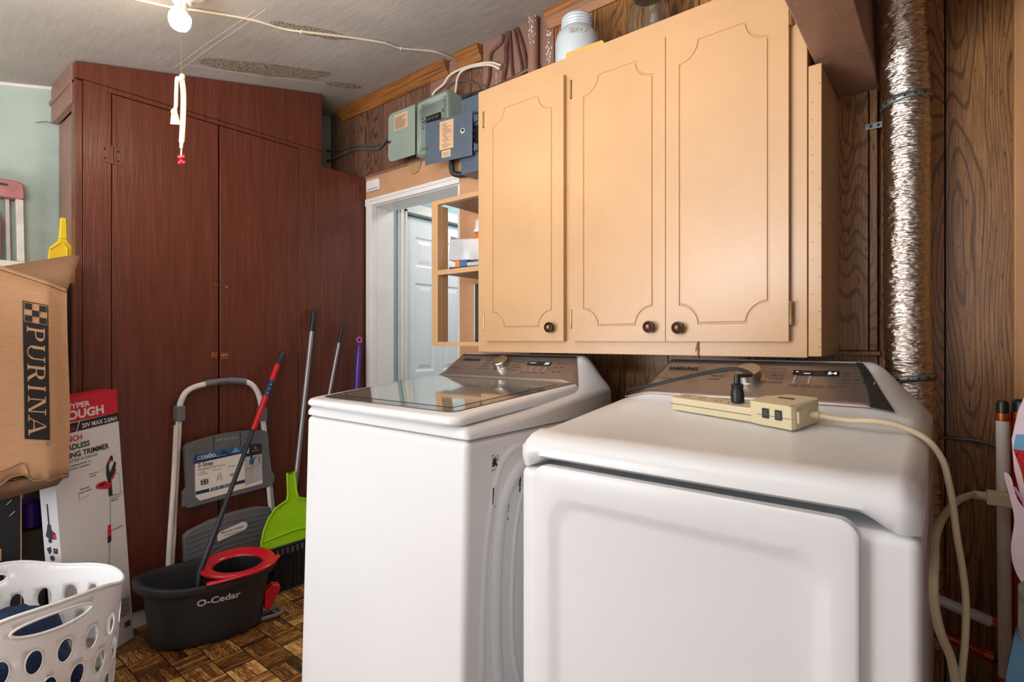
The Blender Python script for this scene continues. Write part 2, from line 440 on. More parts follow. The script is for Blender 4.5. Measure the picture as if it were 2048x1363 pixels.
    def build1(s, name, parent=None, bevel=0, smooth=True, solid=0, angle=38, seg=2, sub=0, offset=-1, fix=True):
        me = bpy.data.meshes.new(name)
        base = V((0, 0, 0)); q = parent
        while q is not None: base = base + V(q.location); q = q.parent
        me.from_pydata([v - base for v in s.v], [], s.f)
        for m in s.ms: me.materials.append(m)
        me.polygons.foreach_set('material_index', s.fm)
        if any(s.attr):
            a = me.attributes.new('plank', 'FLOAT', 'FACE'); a.data.foreach_set('value', s.attr)
        me.update()
        if fix:
            bm = bmesh.new(); bm.from_mesh(me); bmesh.ops.recalc_face_normals(bm, faces=bm.faces); bm.to_mesh(me); bm.free()
        if smooth:
            me.polygons.foreach_set('use_smooth', [True] * len(me.polygons)); me.set_sharp_from_angle(angle=math.radians(angle))
        o = bpy.data.objects.new(name, me); C.objects.link(o)
        if parent is not None: o.parent = parent
        if solid:
            md = o.modifiers.new('thickness', 'SOLIDIFY'); md.thickness = solid; md.offset = offset
        if bevel:
            md = o.modifiers.new('bevel', 'BEVEL'); md.width = bevel; md.segments = seg; md.limit_method = 'ANGLE'; md.angle_limit = math.radians(35); md.harden_normals = True
        if sub:
            md = o.modifiers.new('sub', 'SUBSURF'); md.levels = sub; md.render_levels = sub
        return o
def thing(name, loc, label, cat, group=None):
    o = bpy.data.objects.new(name, None); C.objects.link(o); o.location = loc; o.empty_display_size = .05
    return tag(o, label, cat, group)
def tag(o, label, cat, group=None):
    o['label'] = label; o['category'] = cat
    if group: o['group'] = group
    return o
def struct(o, label=None):
    o['kind'] = 'structure'
    if label: o['label'] = label
    return o
def arc(cx, cy, r, a0, a1, n):
    return [(cx + r * math.cos(math.radians(a0 + (a1 - a0) * i / n)), cy + r * math.sin(math.radians(a0 + (a1 - a0) * i / n))) for i in range(n + 1)]
def rrect(x0, x1, y0, y1, r, n=5):
    return arc(x1 - r, y1 - r, r, 0, 90, n) + arc(x0 + r, y1 - r, r, 90, 180, n) + arc(x0 + r, y0 + r, r, 180, 270, n) + arc(x1 - r, y0 + r, r, 270, 360, n)
WY = 1.8                      # back wall plane
def zc(y): return 2.476 - .2325 * (1.8 - y)     # sloping ceiling

# ------------------------------------------------------------------ the room
struct(MB().box(-2.98, 1.2, -1.5, 1.8, -.06, 0, PARQ).build('floor', smooth=False))
b = MB().add([(-2.98, -1.5, zc(-1.5)), (1.2, -1.5, zc(-1.5)), (1.2, 1.93, zc(1.93)), (-2.98, 1.93, zc(1.93)),
              (-2.98, -1.5, zc(-1.5) + .08), (1.2, -1.5, zc(-1.5) + .08), (1.2, 1.93, zc(1.93) + .08), (-2.98, 1.93, zc(1.93) + .08)],
             [(0, 1, 2, 3), (7, 6, 5, 4), (0, 4, 5, 1), (1, 5, 6, 2), (2, 6, 7, 3), (3, 7, 4, 0)], CEIL)
struct(b.build('ceiling', smooth=False))
# panelled back wall: planks with open grooves over a dark backing
b = MB()
def planks(xs, z0, z1, m):
    for i in range(len(xs) - 1):
        b.cur = random.uniform(.05, 1)
        b.box(xs[i] + .0018, xs[i + 1] - .0018, WY, WY + .02, z0, z1, m)
    b.cur = 0
planks([-2.85, -2.723, -2.612, -2.503, -2.352, -2.163, -2.04, -1.97, -1.80, -1.70, -1.61, -1.45, -1.24], 2.042, 2.56, PANEL_L)
planks([-1.36, -1.18, -1.06, -.93, -.76, -.65, -.49, -.38, -.151, -.007, .125], 0, 2.042, PANEL)
planks([-1.24, -1.18, -1.06, -.86, -.76, -.65, -.49, -.38, -.151, -.007, .125], 2.042, 2.56, PANEL)
planks([.125, .32, .5, .66, .82, 1.02], 0, 2.56, PANEL)
b.box(-2.98, 1.2, WY + .0205, WY + .13, 1.905, 2.58, DARK)
b.box(-1.77, 1.2, WY + .0205, WY + .13, 0, 1.905, DARK)
b.box(-2.98, -2.495, WY + .0005, WY + .13, 0, 1.905, DARK)
struct(b.build('wall_back', smooth=False))
# peach-painted band over the doorway and wall beside it
b = MB().box(-2.497, -1.30, WY - .006, WY + .019, 1.905, 2.042, PEACHW).box(-1.775, -1.362, WY - .004, WY + .018, 0, 1.905, PEACHW)
b.box(-2.50, -1.37, WY - .012, WY, 2.036, 2.048, MAUVE)
struct(b.build('trim_1', bevel=.002))
b = MB().box(-1.975, -1.79, WY - .004, WY, 2.045, 2.47, MAUVE).box(-1.625, -1.243, WY - .006, WY, 2.045, 2.476, MAUVE)
b.box(-1.246, -1.238, WY - .01, WY, 2.045, 2.476, MAUVE)
struct(b.build('trim_2', bevel=.001))
struct(MB().box(-2.98, -2.85, -1.5, 1.93, 0, 2.6, TEAL).build('wall_left', smooth=False))
struct(MB().box(1.02, 1.2, -1.5, 1.93, 0, 2.6, PANEL).build('wall_right', smooth=False))
struct(MB().box(-2.98, 1.2, -1.62, -1.5, 0, 2.2, PEACHW).build('wall_front', smooth=False))
# crown mould pieces
def crown(name, x0, x1):
    prof = [(0, -.062), (-.012, -.066), (-.018, -.05), (-.03, -.036), (-.042, -.012), (-.05, -.006), (-.048, .0), (0, 0.0)]
    zt = zc(WY - .025)
    pts = [V((x0, WY + p[0], zt + p[1] + (-.2325 * 0))) for p in prof]
    return struct(MB().prism(pts, (x1 - x0, 0, 0), CROWN).build(name, smooth=True, angle=50))
crown('trim_3', -2.72, -1.842); crown('trim_4', -1.775, -1.628); crown('trim_5', -1.262, 1.0)
b = MB().box(-2.85, -2.838, .3, .36, 2.08, zc(.3), CREAM)
b = MB().prism([(-2.85, -1.5, zc(-1.5) - .012), (-2.838, -1.5, zc(-1.5) - .012), (-2.838, -1.5, zc(-1.5)), (-2.85, -1.5, zc(-1.5))], (0, 2.02, .2325 * 2.02), CREAM)
struct(b.build('trim_6'))
# door frame of the opening to the hall
b = MB().box(-2.489, -2.437, WY - .012, WY + .14, 0, 1.905, CREAM)
b.box(-2.444, -2.4345, WY - .016, WY + .02, 0, 1.89, CREAM)
b.box(-2.489, -1.765, WY - .018, WY - .0, 1.878, 1.918, CREAM).box(-2.437, -1.765, WY - .026, WY - .01, 1.898, 1.914, CREAM)
b.box(-2.437, -1.775, WY, WY + .14, 1.875, 1.9, CREAM)
b.box(-1.793, -1.775, WY + .001, WY + .14, 0, 1.876, CREAM)
struct(b.build('trim_7', bevel=.003))
# soffit beam running towards the camera
struct(MB().box(-.259, -.147, -1.3, WY, 1.834, 2.6, SOFFIT).build('trim_8', bevel=.004))
struct(MB().box(.121, .26, WY - .05, WY, 0, zc(WY - .05), POST).build('trim_9', bevel=.004))
# raised panel strip between the cabinet and the duct
b = MB(); b.cur = .55; b.box(-.245, -.172, WY - .03, WY, 1.118, 1.834, PANEL); b.cur = .4; b.box(-.169, -.151, WY - .03, WY, 1.118, 1.834, PANEL)
b.cur = .15; b.box(-.25, -.145, WY - .026, WY, 1.104, 1.116, PANEL); b.cur = 0
struct(b.build('trim_10', bevel=.0015))
# ceiling seams
b = MB()
def cp(x, y, d=.0): return V((x, y, zc(y) - d))
for pts in ([(-1.811, .862), (-1.95, .855), (-2.15, .84), (-2.434, .83)], [(-1.79, .885), (-1.95, .879), (-2.15, .866), (-2.44, .856)], [(-2.384, .85), (-2.384, 1.135), (-2.36, 1.43), (-2.379, 1.768)]):
    b.tube([cp(x, y, -.001) for x, y in pts], .0022, CEIL, 6)
struct(b.build('trim_11'))
# flaked patches on the ceiling surface
def patch(c, ax, ay, rot, seed):
    b = MB(); n = 64; pts = []
    for i in range(n):
        t = 2 * PI * i / n; k = 1 + .33 * noise.noise(V((math.cos(t) * 1.8, math.sin(t) * 1.8, seed))) + .12 * noise.noise(V((math.cos(t) * 7, math.sin(t) * 7, seed)))
        x = ax * k * math.cos(t); y = ay * k * math.sin(t); cr, sr = math.cos(rot), math.sin(rot)
        pts.append((c[0] + x * cr - y * sr, c[1] + x * sr + y * cr))
    b.add([cp(x, y, .0015) for x, y in pts] + [cp(c[0], c[1], .004)], [(i, (i + 1) % n, n) for i in range(n)], PATCH)
    return b
for i, a in enumerate([((-2.30, 1.14), .07, .27, -.10, 1.0), ((-1.868, 1.11), .035, .15, -.05, 3.0), ((-2.345, 1.55), .035, .10, .0, 5.0), ((-2.0, .60), .01, .012, 0, 4)][:3]):
    struct(patch(*a).build('trim_%d' % (12 + i)))

# hall beyond the doorway
HX = -2.5
b = MB().box(HX - .1, HX, 1.93, 2.075, 0, 2.4, TEALH).box(HX - .1, HX, 2.65, 3.8, 0, 2.4, TEALH).box(HX - .1, HX, 2.075, 2.65, 1.9, 2.4, TEALH)
struct(b.build('wall_left', smooth=False))
struct(MB().box(-2.6, -1.1, 3.8, 3.9, 0, 2.4, TEALH).build('wall_back', smooth=False))
struct(MB().box(-1.2, -1.1, 1.95, 3.8, 0, 2.4, TEALH).build('wall_right', smooth=False))
struct(MB().box(-2.6, -1.1, 1.93, 3.9, 2.36, 2.44, DOORW).build('ceiling', smooth=False))
struct(MB().box(-2.98, -1.1, 1.8, 3.9, -.06, 0, PARQ).build('floor', smooth=False))
b = MB()
for x0, x1, t in ((2.016, 2.03, .008), (2.03, 2.06, .014), (2.06, 2.076, .02)):
    b.box(HX, HX + t, x0, x1, 0, 1.905 + (2.076 - x0), CREAM)
    b.box(HX, HX + t, x0, 4.721 - x0, 1.905 + (2.076 - x1), 1.905 + (2.076 - x0), CREAM)
    b.box(HX, HX + t, 4.721 - x1, 4.721 - x0, 0, 1.905 + (2.076 - x0), CREAM)
struct(b.build('trim_15', bevel=.002))
# six-panel door
dr = bpy.data.objects.new('door_1', None); C.objects.link(dr); dr.location = (HX - .02, 2.08, 0); struct(dr)
b = MB()
cols = [(2.168, 2.325), (2.40, 2.555)]; rows = [(1.595, 1.775), (.955, 1.495), (.15, .80)]
F = Fr((HX - .02, 0, 0), (0, 1, 0), (0, 0, 1))
outer = [(2.08, .01), (2.645, .01), (2.645, 1.893), (2.08, 1.893)]
holes = [[(c0, r0), (c1, r0), (c1, r1), (c0, r1)] for c0, c1 in cols for r0, r1 in rows]
b.sheet(outer, holes, lambda u, v: F(u, v, 0), DOORW)
for c0, c1 in cols:
    for r0, r1 in rows:
        lp = [[(c0 + d, r0 + d), (c1 - d, r0 + d), (c1 - d, r1 - d), (c0 + d, r1 - d)] for d in (0, .010, .020, .042)]
        dz = (0, -.006, -.006, -.001)
        for k in range(3):
            for i in range(4):
                j = (i + 1) % 4
                b.add([F(*lp[k][i], dz[k]), F(*lp[k][j], dz[k]), F(*lp[k + 1][j], dz[k + 1]), F(*lp[k + 1][i], dz[k + 1])], [(0, 1, 2, 3)], DOORW)
        b.poly([F(*p, dz[3]) for p in lp[3]], DOORW)
b.box(HX - .055, HX - .031, 2.08, 2.645, .01, 1.893, DOORW)
b.build('door_leaf', dr, smooth=False)

# ------------------------------------------------------------------ closet
CX = -2.5
cl = thing('closet', (CX - .17, 1.15, 0), 'tall built-in closet painted glossy dark red-brown, reaching the sloping ceiling', 'closet')
def ybox(b, y0, y1, z0, z1, x0, x1, m): return b.box(x0, x1, y0, y1, z0, z1, m)
b = MB(); ybox(b, .557, .57, 0, 2.12, -2.845, CX - .02, CLOSET); ybox(b, .522, .5445, .0, 2.11, CX - .05, CX, CLOSET)
ybox(b, .546, .634, 0.07, 2.11, CX - .03, CX - .001, CLOSET); ybox(b, 1.402, 1.49, 0.07, 2.11, CX - .03, CX - .001, CLOSET); ybox(b, 1.4915, 1.526, .07, 2.11, CX - .03, CX, CLOSET)
ybox(b, .546, 1.526, 2.097, 2.115, CX - .03, CX + .002, CLOSET)
ybox(b, .56, 1.52, .05, 2.12, -2.6, -2.59, DARK); ybox(b, 1.51, 1.526, 0, 2.2, -2.845, CX - .03, CLOSET)
b.build('frame', cl, bevel=.002)
b = MB().prism([(CX + .003, .522, 2.117), (CX + .003, 1.526, 2.117), (CX + .003, 1.526, zc(1.526) - .004), (CX + .003, .522, zc(.522) - .004)], (-.03, 0, 0), CLOSET)
b.build('fascia', cl, bevel=.002)
b = MB().box(-2.845, CX - .028, .517, .54, 2.03, zc(.517) - .002, MAUVE).box(-2.845, CX - .028, .51, .53, 2.10, 2.118, MAUVE)
b.box(-2.845, CX - .05, .5425, .5565, 0.0, 2.03, MAUVE)
b.build('side_board', cl, bevel=.003)
for y0, y1 in ((.637, 1.0235), (1.0305, 1.399)):
    d = MB().box(CX - .022, CX, y0, y1, .075, 2.094, CLOSET).build('door', cl, bevel=.0025)
    if y0 < .9:
        b = MB()
        b.box(CX - .0, CX + .003, .605, .632, 1.825, 1.89, CLOSET); b.box(CX, CX + .003, .64, .668, 1.825, 1.89, CLOSET)
        b.tube([(CX + .004, .636, 1.823), (CX + .004, .636, 1.892)], .0045, CLOSET, 8)
        for yy, zz in ((.612, 1.84), (.612, 1.876), (.655, 1.84), (.655, 1.876)): b.lathe([(.004, 0), (.003, .002), (0, .0025)], (CX + .003, yy, zz), BRONZE, (1, 0, 0), 8)
        b.build('hinge', d)
        b = MB().box(CX, CX + .004, .995, 1.02, 1.065, 1.095, COPPER).box(CX, CX + .012, 1.0, 1.016, 1.073, 1.086, COPPER)
        b.build('latch_plate', d, bevel=.001)
    else:
        b = MB().box(CX, CX + .004, 1.035, 1.065, 1.062, 1.092, COPPER).tube([(CX + .006, 1.032, 1.078), (CX + .012, 1.05, 1.08), (CX + .006, 1.063, 1.078)], .003, BRASS, 6)
        b.build('latch_plate', d, bevel=.001)
        b = MB().tube(catmull([(CX + .004, 1.0, 1.386), (CX + .01, 1.005, 1.392), (CX + .01, 1.03, 1.386), (CX + .004, 1.055, 1.389), (CX + .008, 1.06, 1.383), (CX + .004, 1.05, 1.381)], 5), .0015, STEEL, 6)
        b.build('hook', d)
b = MB(); ybox(b, 1.528, 1.797, .07, 2.041, CX - .02, CX - .002, CLOSET); b.build('side_panel', cl, bevel=.002)
b = MB(); ybox(b, .546, 1.797, 0, .068, CX - .03, CX - .012, CHIPWHITE); b.build('kick_board', cl, bevel=.002)

# ------------------------------------------------------------------ ceiling lamp, pull chain, ceiling cable
lp = thing('ceiling_lamp', (-1.75, .61, zc(.61)), 'white ceiling lampholder with a lit round bulb', 'lamp')
ax = V((.06, -.10, -1)).normalized(); sk = V((-1.755, .617, 2.158))
b = MB().lathe([(0, .047), (.062, .045), (.06, .02), (.045, .008), (.03, -.002), (.024, -.015)], (-1.755, .617, zc(.617) - .047), CREAM, (0, 0, 1), 28); b.build('socket', lp)
b = MB().lathe([(.013, -.004), (.014, .012), (.016, .032), (.023, .048), (.0283, .062)], sk, BULBN, ax, 24); b.build('bulb_base', lp)
b = MB().lathe([(.0285, .062), (.0292, .071), (.028, .084), (.022, .096), (.011, .103), (0, .105)], sk, BULBM, ax, 24); b.build('bulb', lp)
pc = thing('pull_chain', (-1.72, .603, 1.66), 'beaded lamp pull chain knotted with cream cloth strips and a small red charm', 'pull chain')
X0, Y0 = -1.715, .6015
b = MB()
z = 2.155
while z > 1.90: b.lathe([(0, -.0017), (.0016, -.0009), (.0016, .0009), (0, .0017)], (X0, Y0, z), BRASS, (0, 0, 1), 6); z -= .0042
b.tube([(X0, Y0, 2.16), (X0, Y0, 1.9)], .0005, BRASS, 4)
b.tube(catmull([(X0, Y0, 2.155), (X0 - .02, Y0, 2.165), (-1.745, .61, 2.165)], 4), .0012, BRASS, 5)
b.build('chain', pc)
def Yd(dy): return (X0 + dy * .62, Y0 + dy * .78)
def ribbon(b, pts, wd, m):
    P = catmull([(Yd(p[0])[0] + p[2], Yd(p[0])[1], p[1]) for p in pts], 6)
    dv = V((.62, .78, 0)); n = len(P)
    vs = []
    for i, p in enumerate(P):
        ww = wd(i / (n - 1)); vs += [p - dv * ww, p + dv * ww]
    b.add(vs, [(2 * i, 2 * i + 1, 2 * i + 3, 2 * i + 2) for i in range(n - 1)], m)
b = MB()
ribbon(b, [(0, 1.905, 0), (.004, 1.86, .002), (.003, 1.80, .004), (.001, 1.74, .002), (-.001, 1.70, 0)], lambda t: .0072 if t < .9 else .0045, FABRIC)
ribbon(b, [(0, 1.905, 0), (-.012, 1.90, .003), (-.015, 1.86, .004), (-.016, 1.82, .004), (-.019, 1.80, .003), (-.017, 1.765, .004)], lambda t: .005 if t < .7 else .0045 + (t - .7) * .03, FABRIC)
b.build('cloth_strip', pc, solid=.0015)
b = MB()
for dy, z in ((.002, 1.905), (.0, 1.897), (-.0195, 1.803)):
    x, y = Yd(dy); b.lathe([(0, -.009), (.007, -.006), (.008, 0), (.006, .006), (0, .009)], (x, y, z), FABRIC, (.3, .2, 1), 9)
b.build('knot', pc)
b = MB()
b.tube([(X0, Y0, 1.70), (X0 + .001, Y0 - .001, 1.672)], .0022, WHITE2, 6)
for dy, dz in ((-.005, .006), (.005, .008), (.0, -.004), (.006, -.008), (-.004, -.01)):
    x, y = Yd(dy); b.lathe([(0, -.006), (.005, -.003), (.006, 0), (.004, .004), (0, .006)], (x, y, 1.667 + dz), RED, (0, 0, 1), 8)
b.build('red_charm', pc)
pts = [(-1.80, .2), (-1.88, .40), (-1.912, .537), (-1.91, .645), (-1.889, .717), (-1.877, .873), (-1.886, .985), (-1.875, 1.056), (-1.839, 1.247), (-1.812, 1.397), (-1.82, 1.482), (-1.79, 1.62), (-1.783, 1.68), (-1.801, 1.79)]
tb = [cp(x, y, .006 + .002 * math.sin(i * 2.1)) for i, (x, y) in enumerate(pts)]
b = MB().tube(catmull(tb, 8), .0042, CABLEW, 6)
b.tube(catmull([p + V((.007, 0, -.001)) for p in tb[7:10]], 8), .003, CABLEW, 6)
for i in (7, 10):
    p = tb[i]; b.tube([p + V((-.01, 0, .004)), p + V((0, .004, -.006)), p + V((.01, 0, .004))], .0016, CABLEW, 6)
tag(b.build('ceiling_cable'), 'thin white electric cable stapled across the ceiling from the lamp to the wall', 'cable')

# ------------------------------------------------------------------ breaker boxes and cables on the wall
def scribble(b, F, a, c, w_, h, n, m, seed):
    r = random.Random(seed)
    for i in range(n):
        x = a + r.uniform(0, w_); y = c + r.uniform(0, h)
        b.tube([F(x + r.uniform(-.006, .006), y + r.uniform(-.004, .006), .001) for k in range(4)], .0007, m, 4)
bb = thing('breaker_box', (-1.87, 1.78, 2.02), 'pale grey-green breaker box with its labelled door hanging wide open', 'breaker box')
GY = 1.70
b = MB().box(-1.966, -1.748, GY + .006, 1.797, 2.018, 2.276, GREENB); b.build('box', bb, bevel=.004)
F = Fr((-1.966, GY, 2.018), (1, 0, 0), (0, 0, 1))
b = MB(); outer = [(0, 0), (.218, 0), (.218, .258), (0, .258)]
b.sheet(outer, [rrect(.022, .196, .022, .236, .01)], lambda u, v: F(u, v, 0), GREENB)
L0 = rrect(.022, .196, .022, .236, .01); L1 = rrect(.032, .186, .032, .226, .008)
for i in range(len(L0)):
    j = (i + 1) % len(L0); b.add([F(*L0[i], 0), F(*L0[j], 0), F(*L1[j], -.004), F(*L1[i], -.004)], [(0, 1, 2, 3)], GREENB)
b.poly([F(*p, -.004) for p in L1], GREENB); b.build('cover', bb, solid=.0015)
b = MB()
b.fbox(F, .074, .168, .130, .168, -.003, .008, BLACK)
for i in range(4): b.fbox(F, .080 + i * .0225, .092 + i * .0225, .142, .151, .008, .018, STEEL); b.fbox(F, .079 + i * .0225, .094 + i * .0225, .155, .158, .008, .010, STEEL)
b.build('breaker', bb, bevel=.001)
b = MB(); scribble(b, F, .040, .12, .022, .06, 14, INK, 1); scribble(b, F, .172, .13, .012, .05, 10, INK, 2); b.text('Bath', F, .148, .215, .014, INK, .032, .01, -.003); b.text('Light', F, .145, .19, .013, INK, .034, .01, -.003); b.text('Bath', F, .036, .178, .013, INK, .03, .01, -.003)
for a, z in ((.01, .01), (.208, .248), (.01, .248), (.208, .01)): b.lathe([(.004, 0), (.003, .002), (0, .0025)], F(a, z, 0), STEEL, (0, -1, 0), 8)
b.build('handwriting', bb)
F = Fr((-1.968, GY - .004, 2.03), (-1, .0, 0), (0, 0, 1)); F2 = Fr((-2.166, GY - .005, 2.03), (1, .02, .0), (0, 0, 1))
b = MB().fprism(F2, [(0, .03)] + arc(.03, .03, .03, 180, 270, 5) + [(.195, .0), (.195, .238)] + arc(.03, .208, .03, 90, 180, 5)[0:], 0, .006, GREENB)
dg_ = b.build('door', bb, bevel=.002)
b = MB().fprism(F2, [(.045, .145), (.145, .145), (.145, .222), (.045, .222)], .0062, .0068, TANLBL); r = random.Random(5)
for k in range(9): b.fbox(F2, .052, .052 + r.uniform(.05, .085), .152 + k * .0065, .1545 + k * .0065, .0068, .007, INKG)
b.text('G', F2, .06, .212, .006, INK); b.build('label', dg_)
b = MB().fbox(F2, .0, .025, .092, .104, .006, .010, STEEL); b.build('latch', dg_, bevel=.001)
b = MB(); pts = [(-2.13, 2.035), (-2.13, 2.01), (-2.105, 1.985), (-2.08, 1.982), (-2.055, 1.99), (-2.035, 2.02), (-2.035, 2.035)]
b.prism([(x, 1.785, z) for x, z in pts], (0, .012, 0), pm('raw_wood_disc', (176, 140, 96), .7))
tag(b.build('wooden_disc'), 'small round-ended raw wood block behind the open grey-green breaker door', 'wood block')

sb = thing('breaker_box', (-1.59, 1.78, 1.87), 'slate-blue breaker panel half hidden by the wall cabinet, its door swung open', 'breaker box')
BY = 1.705
b = MB().box(-1.672, -1.43, BY + .003, 1.797, 1.876, 2.205, BLUEB); b.build('box', sb, bevel=.003)
F = Fr((-1.672, BY, 1.876), (1, 0, 0), (0, 0, 1))
b = MB().fprism(F, [(0, 0), (.23, 0), (.23, .329), (0, .329)], 0, .002, BLUEB)
b.fbox(F, .03, .20, .085, .25, .002, .004, BLACK); b.fbox(F, .036, .19, .093, .242, .004, .006, BLUEB); b.fbox(F, .05, .17, .10, .19, .006, .014, BLACK)
for k in range(3): b.fbox(F, .06, .09, .11 + k * .027, .122 + k * .027, .014, .02, STEEL)
for a, z in ((.03, .30), (.03, .03)): b.lathe([(.006, 0), (.005, .003), (0, .004)], F(a, z, .002), STEEL, (0, -1, 0), 10)
b.tube([F(.02 + 0.0, z, .003) for z in (.07, .29)], .003, BLUEB, 6); b.build('cover', sb)
F3 = Fr((-1.842, 1.645, 1.938), (1, .12, -.01), (0, 0, 1))
b = MB().fprism(F3, [(0, 0), (.265, 0), (.265, .19), (0, .19)], 0, .003, BLUEB); d2 = b.build('door', sb, bevel=.0015)
b = MB().fbox(F3, .085, .163, .052, .178, .003, .0036, TANLBL).fbox(F3, .098, .148, .016, .047, .003, .0036, TANLBL); r = random.Random(9)
for k in range(16): b.fbox(F3, .094 + r.uniform(0, .02), .12 + r.uniform(0, .036), .06 + k * .0068, .0618 + k * .0068, .0036, .0039, INKG)
for k in range(3): b.fbox(F3, .106, .14, .024 + k * .006, .0255 + k * .006, .0036, .0039, INKG)
b.build('label', d2)
b = MB().lathe([(.012, 0), (.008, .001), (0, .0014)], F3(.212, .115, .003), WHITEMARK, F3.n, 14).lathe([(.007, 0), (.006, .003), (0, .003)], F3(.214, .116, .003), BLACK, F3.n, 14).fbox(F3, .008, .022, .066, .078, .003, .008, STEEL)
b.build('latch', d2)
b = MB()
for z0 in (2.08, 1.955): b.tube([(-1.577, 1.688, z0), (-1.577, 1.688, z0 + .035)], .0045, BLUEB, 8).box(-1.577, -1.56, 1.688, 1.704, z0 + .005, z0 + .03, BLUEB)
b.build('hinge', sb)
def cable(name, pts, r, m, label, n=8, cat='cable', group=None):
    return tag(MB().tube(catmull(pts, n), r, m, 8).build(name), label, cat, group)
cable('wall_cable', [(-2.845, 1.775, 2.262), (-2.75, 1.78, 2.245), (-2.61, 1.786, 2.241), (-2.44, 1.786, 2.207), (-2.338, 1.786, 2.2), (-2.263, 1.78, 2.235), (-2.2, 1.765, 2.25), (-2.1, 1.77, 2.25)], .006, CABLEG, 'upper dark grey cable from the closet to the grey-green breaker box')
cable('wall_cable', [(-2.845, 1.775, 2.20), (-2.74, 1.78, 2.208), (-2.6, 1.786, 2.216), (-2.45, 1.786, 2.19), (-2.373, 1.786, 2.174), (-2.3, 1.78, 2.2), (-2.2, 1.765, 2.225), (-2.1, 1.77, 2.22)], .0065, CABLEG, 'lower dark grey cable from the closet to the grey-green breaker box')
cable('wall_cable', [(-1.925, 1.775, 2.27), (-1.921, 1.765, 2.329), (-1.845, 1.76, 2.35), (-1.795, 1.76, 2.381), (-1.682, 1.765, 2.385), (-1.562, 1.765, 2.362), (-1.50, 1.77, 2.332)], .005, CABLEW, 'upper cream cable arching from the green breaker box to the wall conduits')
cable('wall_cable', [(-1.778, 1.79, 2.19), (-1.768, 1.75, 2.23), (-1.752, 1.748, 2.29), (-1.735, 1.75, 2.355), (-1.68, 1.755, 2.372), (-1.56, 1.757, 2.348), (-1.505, 1.77, 2.318)], .005, CABLEW, 'lower cream cable dropping between the two breaker boxes')
cable('wall_cable', [(-1.82, 1.79, 2.28), (-1.845, 1.775, 2.32), (-1.811, 1.775, 2.348), (-1.75, 1.78, 2.342), (-1.698, 1.78, 2.328), (-1.65, 1.785, 2.297), (-1.6, 1.785, 2.28)], .004, CABLEG, 'thin grey cable looping above the green breaker box')
cable('wall_cable', [(-1.99, 1.79, 2.27), (-1.965, 1.77, 2.305), (-1.92, 1.765, 2.318), (-1.89, 1.775, 2.30), (-1.88, 1.782, 2.28)], .004, CABLEG, 'short grey cable bent over the outer top corner of the green breaker box')
b = MB(); P = catmull([(-1.79, 1.77, 2.0), (-1.79, 1.76, 1.955), (-1.775, 1.755, 1.918), (-1.735, 1.755, 1.902), (-1.70, 1.76, 1.9), (-1.66, 1.77, 1.905)], 14)
b.tube(P, [.012 + .0016 * (i % 2) for i in range(len(P))], RUBBER, 10)
tag(b.build('flexible_conduit'), 'short black ribbed conduit curving under the blue breaker panel', 'conduit')
b = MB().box(-1.612, -1.606, 1.79, 1.797, 1.72, 1.9, CABLEG); 
for pts, r, lb in (([(-1.50, 2.47), (-1.51, 2.44), (-1.565, 2.415), (-1.575, 2.36), (-1.578, 2.31), (-1.60, 2.253), (-1.605, 2.21)], .007, 'painted conduit with a sideways bend, nearest the breaker boxes'),
                   ([(-1.471, 2.47), (-1.482, 2.40), (-1.482, 2.348), (-1.500, 2.259), (-1.51, 2.16), (-1.51, 2.05)], .010, 'thick mauve-painted conduit the cream cables reach, above the wall cabinet'),
                   ([(-1.462, 2.47), (-1.456, 2.40), (-1.452, 2.33), (-1.443, 2.251), (-1.44, 2.15), (-1.44, 2.05)], .006, 'thin painted conduit directly beside the thick one'),
                   ([(-1.437, 2.47), (-1.412, 2.37), (-1.396, 2.30), (-1.398, 2.248), (-1.4, 2.15), (-1.4, 2.05)], .006, 'thin painted conduit bowing outward in the middle of the bundle'),
                   ([(-1.422, 2.47), (-1.392, 2.39), (-1.374, 2.31), (-1.381, 2.253), (-1.383, 2.15), (-1.383, 2.05)], .007, 'thin painted conduit of the bundle closest to the fat vertical pipe')):
    cable('painted_conduit', [(x, 1.785, z) for x, z in pts], r, MAUVEP, lb, cat='conduit', group='painted conduits above the wall cabinet')
cable('painted_conduit', [(-1.61, 1.775, 2.247), (-1.5, 1.772, 2.252), (-1.42, 1.770, 2.256), (-1.36, 1.775, 2.268), (-1.3, 1.785, 2.27)], .008, MAUVEP, 'horizontal painted conduit crossing behind the vertical bundle', cat='conduit', group='painted conduits above the wall cabinet')
cable('wall_cable', [(-1.745, 1.785, 2.262), (-1.70, 1.784, 2.268), (-1.65, 1.784, 2.262), (-1.60, 1.784, 2.258)], .008, RUBBER, 'black taped cable length between the blue panel and the painted conduits')
b = MB().tube([(-1.322, 1.765, 2.464), (-1.322, 1.765, 2.05)], .022, MAUVE, 20)
tag(b.build('vertical_pipe'), 'fat mauve-painted vertical pipe with flaking top beside the conduits', 'pipe')
# flaking plaster around
b = MB(); r = random.Random(11)
for i in range(22):
    a = r.uniform(-.3, 1.1); z = r.uniform(2.34, 2.46); b.box(-1.322 + .0222 * math.sin(a) - .0015, -1.322 + .0222 * math.sin(a) + .0015, 1.765 - .0222 * math.cos(a) - .0012, 1.765 - .0222 * math.cos(a) + .001, z, z + r.uniform(.004, .014), WHITEMARK)
for i in range(46):
    z = r.uniform(2.27, 2.46); x = -1.268 + r.gauss(0, .006); s_ = r.uniform(.002, .007); b.box(x, x + s_, WY - .0075, WY - .0055, z, z + s_ * 1.5, WHITEMARK)
for i in range(10):
    z = r.uniform(2.27, 2.42); b.box(-1.547, -1.544, WY - .0075, WY - .0055, z, z + .008, WHITEMARK)
struct(b.build('trim_16'))

